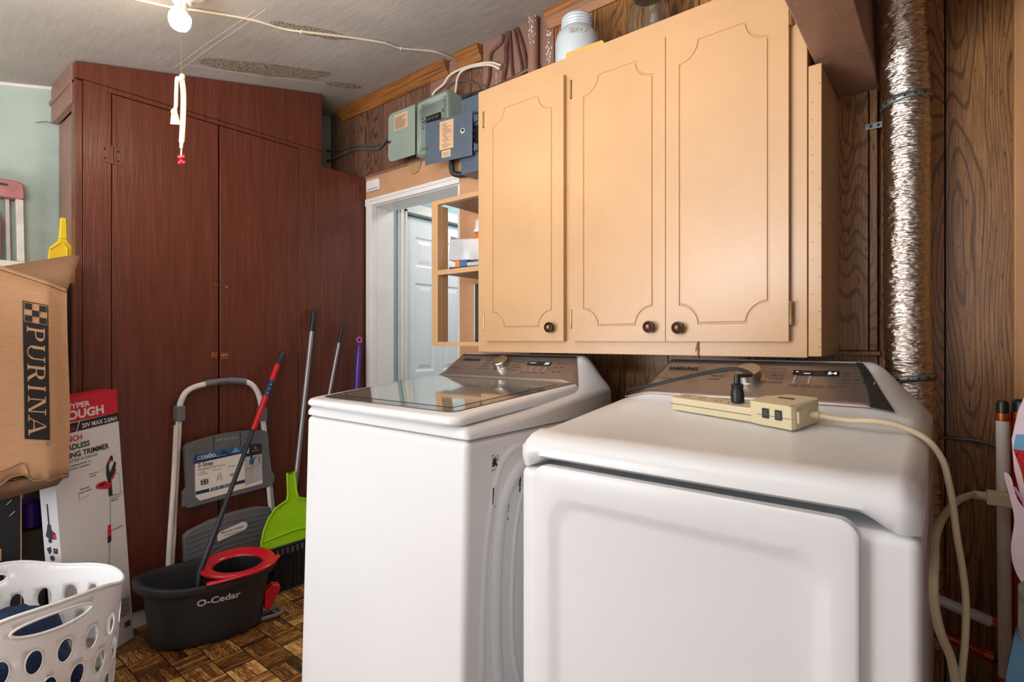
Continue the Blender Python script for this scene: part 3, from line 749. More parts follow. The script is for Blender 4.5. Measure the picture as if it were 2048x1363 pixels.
ch = thing('door_chime', (-2.41, 1.79, 1.93), 'small white rectangular door chime on the peach board over the doorway', 'door chime')
b = MB().box(-2.465, -2.36, 1.772, 1.793, 1.952, 2.012, CREAM); b.build('cover', ch, bevel=.005, seg=3)
b = MB().box(-2.455, -2.362, 1.7705, 1.773, 1.960, 1.9625, INKG); b.build('seam', ch)

# ------------------------------------------------------------------ wall cabinet
FY = 1.5
wc = thing('wall_cabinet', (-.83, WY, 1.1025), 'large peach wall cabinet with three arched-groove doors above the washer and dryer', 'cabinet')
x0, x1, z0, z1 = -1.3825, -.2725, 1.1025, 2.084
b = MB().box(x0, x1, FY, FY + .02, z0, z1, PEACH).box(x0 + .006, x0 + .022, FY + .02, WY - .002, z0 + .01, z1 - .02, PEACH).box(x1 - .018, x1 - .002, FY + .02, WY - .002, z0 + .01, z1 - .02, PEACH)
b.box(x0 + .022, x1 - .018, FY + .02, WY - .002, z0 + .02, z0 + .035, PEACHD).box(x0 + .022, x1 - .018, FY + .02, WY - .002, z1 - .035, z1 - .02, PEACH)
b.build('carcass', wc, bevel=.0015)
b = MB().box(-.2695, -.2405, FY - .004, FY + .016, 1.106, 1.824, PEACH).box(-.2705, -.2415, FY + .016, WY - .032, 1.106, 1.824, PEACH); b.build('filler_strip', wc, bevel=.0015)
b = MB(); r = random.Random(2)
for i in range(16): b.lathe([(.0013, 0), (0, .0004)], (-.2405 - r.choice([.005, .02]), FY - .0043, 1.13 + i * .043), BRONZE, (0, -1, 0), 6)
b.build('nail_head', wc)
DY = 1.482
def gloop(gx0, gx1, gz0, gz1, c, d, n=8):
    out = []
    for (cx, cz, a0) in ((gx1, gz1, 180), (gx0, gz1, 270), (gx0, gz0, 0), (gx1, gz0, 90)):
        R = c + d; s_ = math.degrees(math.asin(d / R)) if d > 0 else 0
        for i in range(n + 1):
            a = math.radians(a0 + s_ + (90 - 2 * s_) * (i / n) ) if True else 0
            out.append((cx + R * math.cos(a), cz + R * math.sin(a), a0))
    # order each corner so that the loop runs anticlockwise
    res = []
    for k in range(4):
        seg_ = out[k * (n + 1):(k + 1) * (n + 1)]; res += [(p[0], p[1]) for p in (seg_[::-1])]
    return res
def cab_door(dx0, dx1, g, knob, hinge_x, idx):
    d = MB(); dz0, dz1 = 1.143, 2.022
    L = [gloop(g[0], g[1], 1.190, 1.982, .054, q) for q in (0, .0022, .0045, .0066)]
    dep = [0, .0036, .0036, 0]
    fn = lambda u, v: V((u, DY, v))
    d.sheet([(dx0, dz0), (dx1, dz0), (dx1, dz1), (dx0, dz1)], [L[0]], fn, PEACH)
    n = len(L[0])
    for k in range(3):
        for i in range(n):
            j = (i + 1) % n
            d.add([V((L[k][i][0], DY + dep[k], L[k][i][1])), V((L[k][j][0], DY + dep[k], L[k][j][1])), V((L[k + 1][j][0], DY + dep[k + 1], L[k + 1][j][1])), V((L[k + 1][i][0], DY + dep[k + 1], L[k + 1][i][1]))], [(0, 1, 2, 3)], PEACH)
    d.sheet(L[3], [], fn, PEACH)
    for a, c_ in (((dx0, dz0), (dx1, dz0)), ((dx1, dz0), (dx1, dz1)), ((dx1, dz1), (dx0, dz1)), ((dx0, dz1), (dx0, dz0))):
        d.add([(a[0], DY, a[1]), (c_[0], DY, c_[1]), (c_[0], FY - .0005, c_[1]), (a[0], FY - .0005, a[1])], [(0, 1, 2, 3)], PEACH)
    dd = d.build('door', wc, smooth=False)
    k = MB().lathe([(.007, -.002), (.007, .012), (.017, .014), (.0178, .018), (.0165, .022), (.013, .0225), (.011, .020), (.0105, .021)], (knob[0], DY, knob[1]), BRONZE, (0, -1, 0), 28).lathe([(.0105, .0205), (.008, .0255), (.004, .028), (0, .0286)], (knob[0], DY, knob[1]), COPPER, (0, -1, 0), 20)
    k.build('knob', dd)
    for hz in (1.965, 1.215):
        h = MB().tube([(hinge_x, DY + .002, hz - .027), (hinge_x, DY + .002, hz + .027)], .0036, BRASS, 8)
        for e in (-.027, .027): h.lathe([(.0045, -.002), (.0045, .002), (.002, .004)], (hinge_x, DY + .002, hz + e), BRASS, (0, 0, 1 if e > 0 else -1), 8)
        if idx == 2: h.fprism(Fr((hinge_x + .004, FY, hz), (1, 0, 0), (0, 0, 1)), [(0, -.036), (.006, -.036), (.010, -.02), (.011, 0), (.010, .02), (.006, .036), (0, .036)], 0, .0012, PEACH)
        h.build('hinge', dd)
cab_door(-1.336, -.985, (-1.295, -1.029), (-1.032, 1.189), -1.341, 0)
cab_door(-.951, -.6345, (-.910, -.670), (-.678, 1.185), -.957, 1)
cab_door(-.6325, -.311, (-.594, -.355), (-.591, 1.181), -.3065, 2)
b = MB(); r = random.Random(4)
for i in range(6):
    b.box(-.553 + i * .0022, -.5515 + i * .0022, FY - .0006 - i * .00007, FY, 1.112 + (i * 5 % 4) * .004, 1.126 + (i * 7 % 5) * .004, RUST)
b.box(-.5475, -.5415, FY - .0012, FY, 1.1035, 1.142, RUST)
b.build('rust_stain', wc)

# open shelf unit left of the cabinet
SY = 1.52
sh = thing('open_shelf', (-1.52, WY, 1.123), 'open peach two-bay shelf unit fixed between the doorway and the wall cabinet', 'shelf')
b = MB().box(-1.664, -1.628, SY, SY + .022, 1.123, 1.720, PEACH).box(-1.664, -1.628, SY + .022, SY + .06, 1.126, 1.700, PEACH); b.build('post', sh, bevel=.0015)
b = MB()
for za, zb in ((1.702, 1.720), (1.413, 1.433), (1.123, 1.140)): b.box(-1.628, -1.384, SY, SY + .02, za, zb, PEACH)
b.build('front_rail', sh, bevel=.0012)
for za, zb, nm in ((1.700, 1.718, 'top_board'), (1.413, 1.428, 'shelf_board'), (1.125, 1.138, 'bottom_board')):
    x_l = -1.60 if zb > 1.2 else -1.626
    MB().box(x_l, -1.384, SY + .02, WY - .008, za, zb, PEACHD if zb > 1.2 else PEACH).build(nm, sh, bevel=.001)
# things on the shelf
dt = thing('detergent_bottle', (-1.55, 1.712, 1.428), 'orange detergent jug with a white cap on the open shelf', 'bottle')
b = MB().lathe([(.04, 0), (.062, .01), (.065, .06), (.064, .11), (.05, .15), (.03, .175), (.024, .185)], (-1.55, 1.712, 1.428), ORANGE, (0, 0, 1), 24, (1, .75)); b.build('jug', dt)
b = MB().lathe([(.040, .178), (.040, .19), (.036, .195), (.034, .225), (.030, .232), (0, .232)], (-1.55, 1.712, 1.428), CREAM, (0, 0, 1), 24); b.build('cap', dt)
b = MB().box(-1.565, -1.505, 1.661, 1.664, 1.45, 1.53, PAPER); b.build('label', dt)
bn = thing('plastic_bin', (-1.53, 1.62, 1.455), 'clear plastic bin tilted on top of the small orange and blue box', 'bin')
F = Fr((-1.608, 1.565, 1.478), (1, .1, -.06), (0, .05, 1))
b = MB(); 
for a0, a1, c0, c1, b0, b1 in ((0, .19, -.085, 0, 0, .002), (0, .002, -.085, 0, 0, .10), (.188, .19, -.085, 0, 0, .10), (0, .19, -.002, 0, 0, .085), (0, .19, -.085, -.083, 0, .10)): b.fbox(F, a0, a1, b0, b1, c0, c1, CLEARPL)
b.fbox(F, -.004, -.001, .0, .10, -.085, 0, WHITEPL); b.build('tray', bn)
b = MB().fbox(F, .10, .17, .0, .105, -.075, -.073, PAPER).fbox(F, .12, .18, .02, .10, -.05, -.048, LBLUEP).fbox(F, .125, .175, .03, .095, -.0478, -.047, PAPER)
b.lathe([(.022, 0), (.02, .03), (.015, .04)], F(.065, .006, -.045), CREAM, F.u, 14); b.build('paper', bn)
b = MB().fbox(Fr((-1.588, 1.58, 1.429), (1, .18, 0), (0, 0, 1)), 0, .022, 0, .048, -.06, 0, ORANGE).fbox(Fr((-1.588, 1.58, 1.429), (1, .18, 0), (0, 0, 1)), .022, .06, 0, .045, -.06, 0, BLUEP).fbox(Fr((-1.588, 1.58, 1.429), (1, .18, 0), (0, 0, 1)), .06, .13, 0, .036, -.06, 0, PAPERG)
tag(b.build('small_carton', bevel=.001), 'small orange, blue and grey carton lying on the open shelf', 'box')
b = MB().tube(catmull([(-1.585, 1.55, 1.438), (-1.55, 1.55, 1.436), (-1.50, 1.552, 1.437), (-1.44, 1.56, 1.438)], 5), [.007] * 6 + [.006] * 6 + [.005] * 4, BLACK, 10)
tag(b.build('black_handle_tool'), 'black-handled hand tool lying at the front of the open shelf', 'tool')
b = MB().box(-1.495, -1.40, 1.60, 1.76, 1.1385, 1.375, RUBBER).box(-1.499, -1.495, 1.60, 1.604, 1.1385, 1.375, PAPER); 
tag(b.build('dark_binder', bevel=.002), 'dark grey upright binder in the lower bay of the open shelf', 'binder')

# jars and scrap on top of the cabinet
ZT = 2.064
jr = thing('storage_jar', (-1.025, 1.62, ZT), 'frosted wide-mouth jar without a lid on top of the cabinet', 'jar')
b = MB().lathe([(.0, .004), (.068, .004), (.076, .016), (.077, .13), (.072, .155), (.057, .175), (.053, .180), (.0555, .184), (.053, .189), (.0555, .194), (.053, .199), (.0555, .204), (.053, .209), (.0545, .214), (.050, .2215), (.046, .221), (.045, .18), (.05, .17), (.045, .165), (0, .165)], (-1.02, 1.62, ZT - .003), FROST, (0, 0, 1), 36)
b.build('body', jr)
b = MB(); Fj = Fr((-1.02 + .045, 1.62 - .0635, ZT + .125), (.82, .57, 0), (0, 0, 1)); b.text('BKO', Fj, -.03, 0, .018, pm('embossed_frost', (176, 172, 150), .4), .055, .01, .002); b.build('embossing', jr)
jg = thing('storage_jar', (-.765, 1.65, ZT), 'large clear glass jar with brass-coloured lid on top of the wall cabinet', 'jar')
b = MB().lathe([(0, .003), (.062, .003), (.070, .014), (.072, .12), (.068, .165), (.05, .195), (.048, .205), (.048, .235), (.045, .235), (.045, .205), (.047, .193), (.065, .163), (.069, .12), (.067, .017), (.06, .008), (0, .008)], (-.765, 1.65, ZT - .002), GLASS, (0, 0, 1), 36)
b.build('body', jg, fix=True)
b = MB().lathe([(.052, .21), (.053, .238), (.05, .242), (0, .242)], (-.765, 1.65, ZT - .002), BRASS, (0, 0, 1), 30); b.build('lid', jg)
b = MB().prism([(-.998, 1.515, 2.0845), (-.998, 1.515, 2.1105), (-.86, 1.515, 2.1065), (-.845, 1.515, 2.0845)], (0, .04, 0), SCRAPM)
tag(b.build('scrap_wood', bevel=.002), 'short orange pine offcut lying on the cabinet top before the frosted jar', 'wood offcut')

# ------------------------------------------------------------------ foil duct
du = thing('foil_duct', (-.08, 1.7, .3), 'crinkled silver foil dryer duct rising up the panelled wall', 'duct')
path = catmull([(-.052, 1.69, .40), (-.058, 1.695, .62), (-.062, 1.7, .80), (-.074, 1.7, 1.0), (-.083, 1.7, 1.2), (-.083, 1.7, 1.45), (-.084, 1.7, 1.70), (-.088, 1.685, 1.84), (-.092, 1.63, 1.95), (-.085, 1.55, 2.05), (-.08, 1.47, 2.14), (-.078, 1.40, 2.24)], 46)
b = MB(); n = 40; vs = []; prev = None; s_len = 0
for i, p in enumerate(path):
    if i: s_len += (p - path[i - 1]).length
    t = (path[min(i + 1, len(path) - 1)] - path[max(i - 1, 0)]).normalized()
    if prev is None: prev = t.cross(V((0, 1, 0))).normalized()
    nr = (prev - prev.dot(t) * t).normalized(); prev = nr; bb_ = t.cross(nr)
    for k in range(n):
        a = 2 * PI * k / n; ph = (s_len / .0265 + k / n) % 1.0
        rr = .0495 + .0022 * math.exp(-((ph - .5) / .10) ** 2) + .0025 * noise.noise(V((math.cos(a) * 4, math.sin(a) * 4, s_len * 70))) + .0012 * noise.noise(V((math.cos(a) * 12, math.sin(a) * 12, s_len * 160)))
        vs.append(p + (math.cos(a) * nr + math.sin(a) * bb_) * rr)
fs = []
for i in range(len(path) - 1):
    for k in range(n): fs.append((i * n + k, i * n + (k + 1) % n, (i + 1) * n + (k + 1) % n, (i + 1) * n + k))
b.add(vs, fs, FOIL); b.build('foil_tube', du, angle=70)
for zz, tail in ((1.752, True), (1.05, False)):
    cx = -.084 if zz > 1.5 else -.077
    c = MB(); N = 40
    c.grid(lambda u, v: V((cx + .0545 * math.cos(u), 1.7 + .0545 * math.sin(u), zz + v + .006 * math.cos(u))), [2 * PI * i / N for i in range(N)], [-.008, .008], GALV, True)
    o = c.build('clamp_band', du, solid=.0015)
    h = MB()
    for i in range(16):
        u = 2 * PI * i / 16; h.lathe([(.003, 0), (.0028, .0008), (0, .0009)], (cx + .0553 * math.cos(u), 1.7 + .0553 * math.sin(u), zz + .006 * math.cos(u)), BLACK, (math.cos(u), math.sin(u), 0), 8)
    h.build('band_hole', o)
    t_ = MB().box(-.178 if tail else -.16, -.128, 1.764, 1.7665, zz - .028 if tail else zz - .0, zz - .012 if tail else zz + .016, GALV)
    for xx in (-.165, -.148): t_.lathe([(.004, 0), (.003, .001), (0, .001)], (xx, 1.764, zz - .02 if tail else zz + .008), BLACK, (0, -1, 0), 8)
    t_.build('strap_tail', du)

# ------------------------------------------------------------------ washer and dryer
def loft_cap(profile, xs, hfun, ends, m, b):
    """profile: list of (y, z, console weight); xs: section positions; hfun(x) console height factor; ends(x) rounding drop"""
    vs = []
    for x in xs:
        h = hfun(x); d = ends(x)
        for (y, z, wgt) in profile:
            zz = z if not wgt else ZB + (z - ZB) * h
            vs.append(V((x, y + (.006 * d if y < 1.2 else -.01 * d), zz - (d * .016 if z > profile[0][1] + .012 else 0))))
    n = len(profile); fs = []
    for i in range(len(xs) - 1):
        for k in range(n - 1): fs.append((i * n + k, (i + 1) * n + k, (i + 1) * n + k + 1, i * n + k + 1))
    fs.append(tuple(range(n))); fs.append(tuple((len(xs) - 1) * n + k for k in range(n - 1, -1, -1)))
    b.add(vs, fs, m)
def smooth01(t): t = max(0, min(1, t)); return t * t * (3 - 2 * t)

# --- washer
WX0, WX1 = -1.568, -.868
ws = thing('washing_machine', ((WX0 + WX1) / 2, 1.25, 0), 'white top-loading washing machine with a tinted glass lid and console display', 'washing machine')
b = MB(); b.add([(WX0, .88, .02), (WX1, .88, .02), (WX1, 1.60, .02), (WX0, 1.60, .02), (WX0, .905, .911), (WX1, .905, .911), (WX1, 1.60, .911), (WX0, 1.60, .911)],
      [(0, 1, 2, 3), (7, 6, 5, 4), (0, 4, 5, 1), (1, 5, 6, 2), (2, 6, 7, 3), (3, 7, 4, 0)], WHITE)
b.build('body', ws, bevel=.018, seg=5)
b = MB()
for x in (WX0 + .06, WX1 - .06):
    for y in (.95, 1.53): b.lathe([(.022, 0), (.022, .012), (.012, .014), (.012, .03)], (x, y, 0), BLACK, (0, 0, 1), 12)
b.build('foot', ws)
b = MB()
for pts, r in (([(1.40, .895), (1.25, .888), (1.128, .872), (1.07, .864), (1.03, .84), (1.008, .80), (.985, .72), (.968, .62), (.957, .48), (.954, .32), (.954, .1)], .011),
               ([(1.30, .835), (1.16, .828), (1.10, .81), (1.055, .77), (1.03, .72), (1.013, .62), (1.006, .5), (1.008, .38), (1.02, .26), (1.04, .1)], .021),
               ([(1.25, .775), (1.15, .765), (1.11, .735), (1.085, .66), (1.072, .55), (1.068, .42), (1.08, .32), (1.11, .22), (1.16, .1)], .009)):
    b.tube(catmull([(WX1 + .0, y, z) for y, z in pts], 6), r, WHITE, 10, flat=(.35, 1, 1))
b.build('side_embossing', ws)
b = MB(); r = random.Random(8)
def scuffs(c, n, sy, sz):
    for i in range(n):
        y = c[0] + r.gauss(0, sy); z = c[1] + r.gauss(0, sz); s_ = r.uniform(.0005, .0025)
        b.box(WX1 + .0004, WX1 + .0014, y, y + s_, z, z + s_ * 2, SCUFF)
scuffs((1.000, .843), 60, .005, .010); scuffs((.995, .76), 40, .0015, .018); scuffs((1.052, .74), 40, .0015, .018); scuffs((1.10, .78), 40, .002, .012)
for (y, z) in ((.99, .765), (1.05, .745), (1.098, .785)): b.tube([(WX1 + .003, y, z - .02), (WX1 + .003, y + .004, z + .02)], .0022, SCUFF, 6, flat=(.6, 1, 1))
b.tube([(WX1 + .001, .994, .836), (WX1 + .001, .998, .852)], .003, SCUFF, 6, flat=(.3, 1, 1))
b.build('scuff_mark', ws)
ZB = .99
prof = [(.907, .913, 0), (.905, .93, 0), (.912, .938, 0), (.93, .941, 0), (1.15, .958, 0), (1.39, .985, 0), (1.415, 1.011, 1), (1.47, 1.051, 1), (1.53, 1.089, 1), (1.548, 1.096, 1), (1.566, 1.092, 1), (1.585, 1.07, 1), (1.598, 1.03, 1), (1.602, .913, 0)]
def hw(x):
    dl = (x - WX0); dr_ = (WX1 - x); return .12 + .88 * smooth01(dl / .085) * smooth01(dr_ / .085) ** .9
def ew(x): return max(0, 1 - (x - WX0) / .02, 1 - (WX1 - x) / .02) ** 2
xs = [WX0 + t for t in [0, .003, .006] + [.01 + .005 * i for i in range(17)] + [.12, .2, .3, .4, .5, .58]] + [WX1 - t for t in [.01 + .005 * i for i in range(16)][::-1] + [.006, .003, 0]]
b = MB(); loft_cap(prof, xs, hw, ew, WHITE, b)
b.build('top_cover', ws, angle=60)
# control panel
def console_pt(x, s, off, pp, h):
    k = min(len(pp) - 2, int(s * (len(pp) - 1))); f_ = s * (len(pp) - 1) - k
    y = pp[k][0] + (pp[k + 1][0] - pp[k][0]) * f_; z = pp[k][1] + (pp[k + 1][1] - pp[k][1]) * f_
    z = ZB + (z - ZB) * h(x); return V((x, y - off * .5, z + off))
def panel(parent, xb0, xb1, xt0, xt1, pp, h, mats):
    b = MB(); us = [.5 - .5 * math.cos(PI * i / 60) for i in range(61)]; vs_ = [i / 8 for i in range(9)]
    def fn(u, v):
        a = xb0 + (xt0 - xb0) * v ** 1.2; c = xb1 + (xt1 - xb1) * v ** 1.2
        return console_pt(a + (c - a) * u, v, .0034, pp, h)
    b.grid(fn, us, vs_, mats)
    return b.build('control_panel', parent, solid=.002, offset=-1), fn
pw, fw_ = panel(ws, -1.553, -.889, -1.493, -.965, [(1.416, 1.0115), (1.47, 1.051), (1.53, 1.089)], hw, PANELMET)
Fw = Fr((-1.45, 1.417, 1.013), (1, 0, 0), (0, .111, .076)); Fw.n = -Fw.n if Fw.n.z < 0 else Fw.n
b = MB(); Fw.o = Fw.o + Fw.n * .0062
b.text('SAMSUNG', Fw, -.005, .090, .014, INK, .088, .045); b.fbox(Fw, -.04, .02, .045, .047, 0, .0004, INKG)
for k in range(5): b.fbox(Fw, .122 - k * .004, .155, .105 - k * .015, .107 - k * .015, 0, .0004, INKG); b.fbox(Fw, .255, .29 + (k % 2) * .008, .105 - k * .015, .107 - k * .015, 0, .0004, INKG)
for i in range(4):
    b.fbox(Fw, .312 + i * .028, .333 + i * .028, .034, .036, 0, .0004, INKG)
    for k in range(3): b.fbox(Fw, .320 + i * .028, .3225 + i * .028, .046 + k * .008, .0485 + k * .008, 0, .0008, CREAM)
for i in range(2):
    for k in range(3): b.fbox(Fw, .44 + i * .02, .452 + i * .02, .045 + k * .022, .0475 + k * .022, 0, .0005, INKG)
b.build('printed_marking', pw)
b = MB().fbox(Fw, .316, .412, .076, .095, 0, .0012, LCD); o = b.build('display', pw)
b = MB().text('20', Fw, .388, .080, .011, LCDLIT, .019, .02, .0016).fbox(Fw, .325, .352, .086, .0875, .0013, .0015, LCDLIT); b.build('digits', o)
b = MB().lathe([(.033, 0), (.033, .003), (.029, .004), (.0285, .022), (.026, .025), (0, .0255)], Fw(.206, .072, -.003), STEEL, Fw.n, 36); b.build('dial', ws)
# lid
b = MB()
def lidz(y, t): return (.943 + .06 * (y - .89)) if t == 0 else (.967 + .087 * (y - .89))
lo = [(-1.553, 1.408), (-1.553, .93)] + arc(-1.52, .921, .033, 180, 270, 6) + [(-1.2, .884)] + arc(-.925, .923, .04, 270, 360, 6) + [(-.885, 1.408)]
nb = len(lo)
def ins(p, d):
    cx, cy = -1.22, 1.2; return (p[0] + (d if p[0] < cx else -d), p[1] + (d if p[1] < 1.3 else 0))
rings = [(0.006, 0, .0), (0, 0, .006), (0, 1, -.010), (.004, 1, -.003), (.010, 1, 0)]
vs = []
for d, t, dz in rings: vs += [V((ins(p, d)[0], ins(p, d)[1], lidz(p[1], t) + dz)) for p in lo]
fs = [(k * nb + i, k * nb + (i + 1) % nb, (k + 1) * nb + (i + 1) % nb, (k + 1) * nb + i) for k in range(4) for i in range(nb)]
fs += [tuple(range(nb - 1, -1, -1)), tuple(4 * nb + i for i in range(nb))]
b.add(vs, fs, WHITE); lid = b.build('lid', ws, angle=45)
gl = [(-1.55, 1.408), (-1.513, .955)] + arc(-1.488, .95, .026, 180, 270, 5)[1:] + [(-1.2, .924)] + arc(-.962, .952, .028, 270, 360, 5) + [(-.90, 1.36), (-.892, 1.408)]
b = MB().add([V((x, y, lidz(y, 1) + .0016)) for x, y in gl], [tuple(range(len(gl)))], LIDG)
gi = [(-1.515, 1.375), (-1.475, .965), (-.98, .965), (-.935, 1.375)]
b.build('lid_border', lid)
b = MB().add([V((x, y, lidz(y, 1) + .0026)) for x, y in gi], [(0, 1, 2, 3)], GLASS_LID); b.build('lid_glass', lid)

# --- dryer
DX0, DX1 = -.713, -.027
dy = thing('clothes_dryer', ((DX0 + DX1) / 2, 1.27, 0), 'white front-loading clothes dryer with a power strip lying on its top', 'dryer')
b = MB().box(DX0, DX1, .907, 1.603, .02, .877, WHITE); b.build('body', dy, bevel=.016, seg=5)
b = MB()
for x in (DX0 + .06, DX1 - .06):
    for y in (.96, 1.55): b.lathe([(.022, 0), (.022, .012), (.012, .014), (.012, .03)], (x, y, 0), BLACK, (0, 0, 1), 12)
b.build('foot', dy)
ZB = .985
def scoop(x):
    return smooth01((x + .70) / .05) * smooth01((-.045 - x) / .06)
vs = []; prof = [(.905, .879, 0), (.897, .90, 0), (.897, .922, 0), (.906, .940, 0), (.922, .949, 0), (.95, .952, 0), (.975, .948, 0), (1.10, .960, 0), (1.34, .985, 0), (1.36, 1.0, 1), (1.43, 1.044, 1), (1.51, 1.088, 1), (1.53, 1.094, 1), (1.55, 1.09, 1), (1.575, 1.06, 1), (1.595, 1.02, 1), (1.603, .96, 0), (1.603, .879, 0)]
def hd(x):
    dl = (x - DX0); dr_ = (DX1 - x); return .1 + .9 * smooth01(dl / .095) * smooth01(dr_ / .12)
def ed(x): return max(0, 1 - (x - DX0) / .028, 1 - (DX1 - x) / .028) ** 2
xs = [DX0 + t for t in [0, .003, .006] + [.01 + .006 * i for i in range(16)] + [.14]] + [-.45, -.37, -.28] + [DX1 - t for t in [.16] + [.01 + .006 * i for i in range(20)][::-1] + [.006, .003, 0]]
n = len(prof)
for x in xs:
    h = hd(x); d = ed(x); sc = scoop(x)
    for i, (y, z, wgt) in enumerate(prof):
        zz = z if not wgt else ZB + (z - ZB) * h
        zz -= d * .024 if .93 < z else d * .0
        if i in (6, 7): zz -= 0.0
        yy = y + (.017 * d if y < .94 else .010 * d if y < 1 else (-.01 * d if y > 1.5 else 0))
        if i == 0: zz += .020 * sc; yy += .012 * sc
        if i == 1: zz += .008 * sc; yy += .0 * sc
        if i in (5, 6, 7, 8) : zz += .004 * max(0, 1 - min(x - DX0, DX1 - x) / .07)
        vs.append(V((x, yy, zz)))
fs = [(i * n + k, (i + 1) * n + k, (i + 1) * n + k + 1, i * n + k + 1) for i in range(len(xs) - 1) for k in range(n)[:-1]]
fs += [(i * n + n - 1, (i + 1) * n + n - 1, (i + 1) * n, i * n) for i in range(len(xs) - 1)]
fs += [tuple(range(n)), tuple((len(xs) - 1) * n + k for k in range(n - 1, -1, -1))]
b = MB().add(vs, fs, WHITE); b.build('top_cover', dy, angle=60)
# door with recessed field
b = MB(); Fd = Fr((0, .886, 0), (1, 0, 0), (0, 0, 1))     # +n faces the camera (-Y)
L0 = rrect(-.6625, -.097, .16, .892, .028, 7)
def inset(lp, d, cx=-.38, cz=.5): return [(p[0] + (d if p[0] < cx else -d), p[1] + (d if p[1] < cz else -d)) for p in lp]
rings = [(L0, .021), (L0, .002), (inset(L0, .0025), -.0), (inset(L0, .006), -.0008)]
RI = rrect(-.628, -.128, .205, .838, .05, 7)
rings += [(RI, -.0012), (inset(RI, .006), .0004), (inset(RI, .014), .004), (inset(RI, .022), .0075), (inset(RI, .030), .009)]
vs = []; nb = len(L0)
for lp_, dep in rings: vs += [V((p[0], .886 + dep, p[1])) for p in lp_]
fs = [(k * nb + i, k * nb + (i + 1) % nb, (k + 1) * nb + (i + 1) % nb, (k + 1) * nb + i) for k in range(len(rings) - 1) for i in range(nb)]
fs += [tuple((len(rings) - 1) * nb + i for i in range(nb)), tuple(range(nb - 1, -1, -1))]
b.add(vs, fs, WHITE); b.build('door', dy, angle=50)
pd, fd_ = panel(dy, -.70, -.086, -.628, -.158, [(1.361, 1.0006), (1.43, 1.044), (1.51, 1.088)], hd, PANELMET)
Fp = Fr((-.64, 1.362, 1.0), (1, 0, 0), (0, .148, .088)); Fp.o = Fp.o + Fp.n * .0072
b = MB(); b.text('SAMSUNG', Fp, .026, .114, .014, INK, .082, .045); b.fbox(Fp, .008, .05, .070, .072, 0, .0004, INKG)
for tx, a_, h_, w2 in (('NORMAL', .158, .126, .030), ('HEAVY DUTY', .152, .108, .036), ('PERM PRESS', .150, .088, .038), ('SANITIZE', .146, .073, .032)): b.text(tx, Fp, a_, h_, .006, INKG, w2, .008)
for k, tx in enumerate(('DELICATES', 'QUICK DRY', 'TIME DRY', 'AIR FLUFF', 'WRINKLE RELEASE')): b.text(tx, Fp, .294 - (k == 4) * .024, .129 - k * .0145, .006, INKG, .034 + (k == 4) * .024, .008)
for i, tx in enumerate(('Dryness', 'Temp', 'Time', 'Dry Level')):
    a_ = .343 + i * .0265
    b.fbox(Fp, a_, a_ + .022, .0605, .0613, 0, .0004, INKG); b.text(tx, Fp, a_ + .001, .0645, .005, INKG, .019, .006)
for i in range(2):
    for k in range(6): b.fbox(Fp, .350 + i * .032, .3525 + i * .032, .074 + k * .0058, .0765 + k * .0058, 0, .0008, CREAM)
for i in range(2):
    for k in range(5): b.fbox(Fp, .449 + i * .023, .463 + i * .022, .068 + k * .014, .0702 + k * .014, 0, .0004, INKG)
b.tube([Fp(.497 + .005 * math.cos(t), .118 + .005 * math.sin(t), .0004) for t in [PI * .65 + i * PI * 1.7 / 14 for i in range(15)]], .0006, INK, 4)
b.fbox(Fp, .4962, .4976, .118, .126, 0, .0006, INK); b.text('D+B', Fp, .490, .084, .007, INK, .016, .01)
for z_ in (.082, .116): b.fbox(Fp, .5115, .513, z_, z_ + .009, 0, .0008, CREAM)
b.build('printed_marking', pd)
b = MB().fbox(Fp, .344, .441, .110, .129, 0, .0012, LCD); o = b.build('display', pd)
b = MB().text('54', Fp, .418, .1135, .011, LCDLIT, .019, .01, .0016).fbox(Fp, .368, .382, .114, .1155, .0013, .0016, LCDLIT).fbox(Fp, .350, .355, .120, .1225, .0013, .0016, LCDLIT); b.build('digits', o)
b = MB().lathe([(.036, 0), (.036, .003), (.0315, .004), (.031, .022), (.0285, .025), (0, .0255)], Fp(.247, .094, -.003), STEEL, Fp.n, 40); b.build('dial', dy)
b = MB().grid(lambda u, v: fd_(u + (1 - u) * .6 * v, v) + V((0, -.0012, .0018)), [.93 + .07 * i / 12 for i in range(13)], [i / 10 for i in range(11)], PANELEND); b.build('panel_end', pd)

# ------------------------------------------------------------------ power strip and its cords
def top_z(y): return .948 + .104 * max(0, y - .975)
ps = thing('power_strip', (-.36, 1.23, top_z(1.2)), 'ivory power strip with two phone jacks lying on the dryer top', 'power strip')
Fs = Fr((-.520, 1.252, top_z(1.252) + .003), (.286, -.082, -.0085), (.082, .286, .03)); Fs.n = Fs.r.cross(Fs.u)
b = MB().fprism(Fs, rrect(0, .24, 0, .052, .006, 3), 0, .030, IVORY)
b.fprism(Fs, [(.205, .0), (.222, -.006), (.298, -.012)] + arc(.287, 0, .015, -60, 0, 4) + arc(.287, .082, .015, 0, 90, 4) + [(.235, .097), (.205, .052)], 0, .047, IVORY)
b.build('housing', ps, bevel=.004, seg=3)
b = MB().fbox(Fs, -.0005, .236, -.0006, 0, .014, .0152, INKG).fprism(Fs, [(.222, -.0065), (.300, -.0125), (.3003, -.0128), (.2222, -.0068)], .021, .022, INKG)
for i, a in enumerate((.020, .062, .105, .135, .188)):
    for da in (0, .009): b.fbox(Fs, a + da, a + da + .0022, .026, .033, .030, .0303, INK)
    b.fbox(Fs, a + .004, a + .0075, .017, .020, .030, .0303, INK)
b.build('outlet', ps)
b = MB()
for a, c_ in ((.236, -.0078), (.264, -.0100)):
    b.fbox(Fs, a, a + .014, c_ - .0022, c_ + .004, .016, .036, BLACK); b.fbox(Fs, a + .003, a + .011, c_ - .0026, c_, .020, .032, INKG)
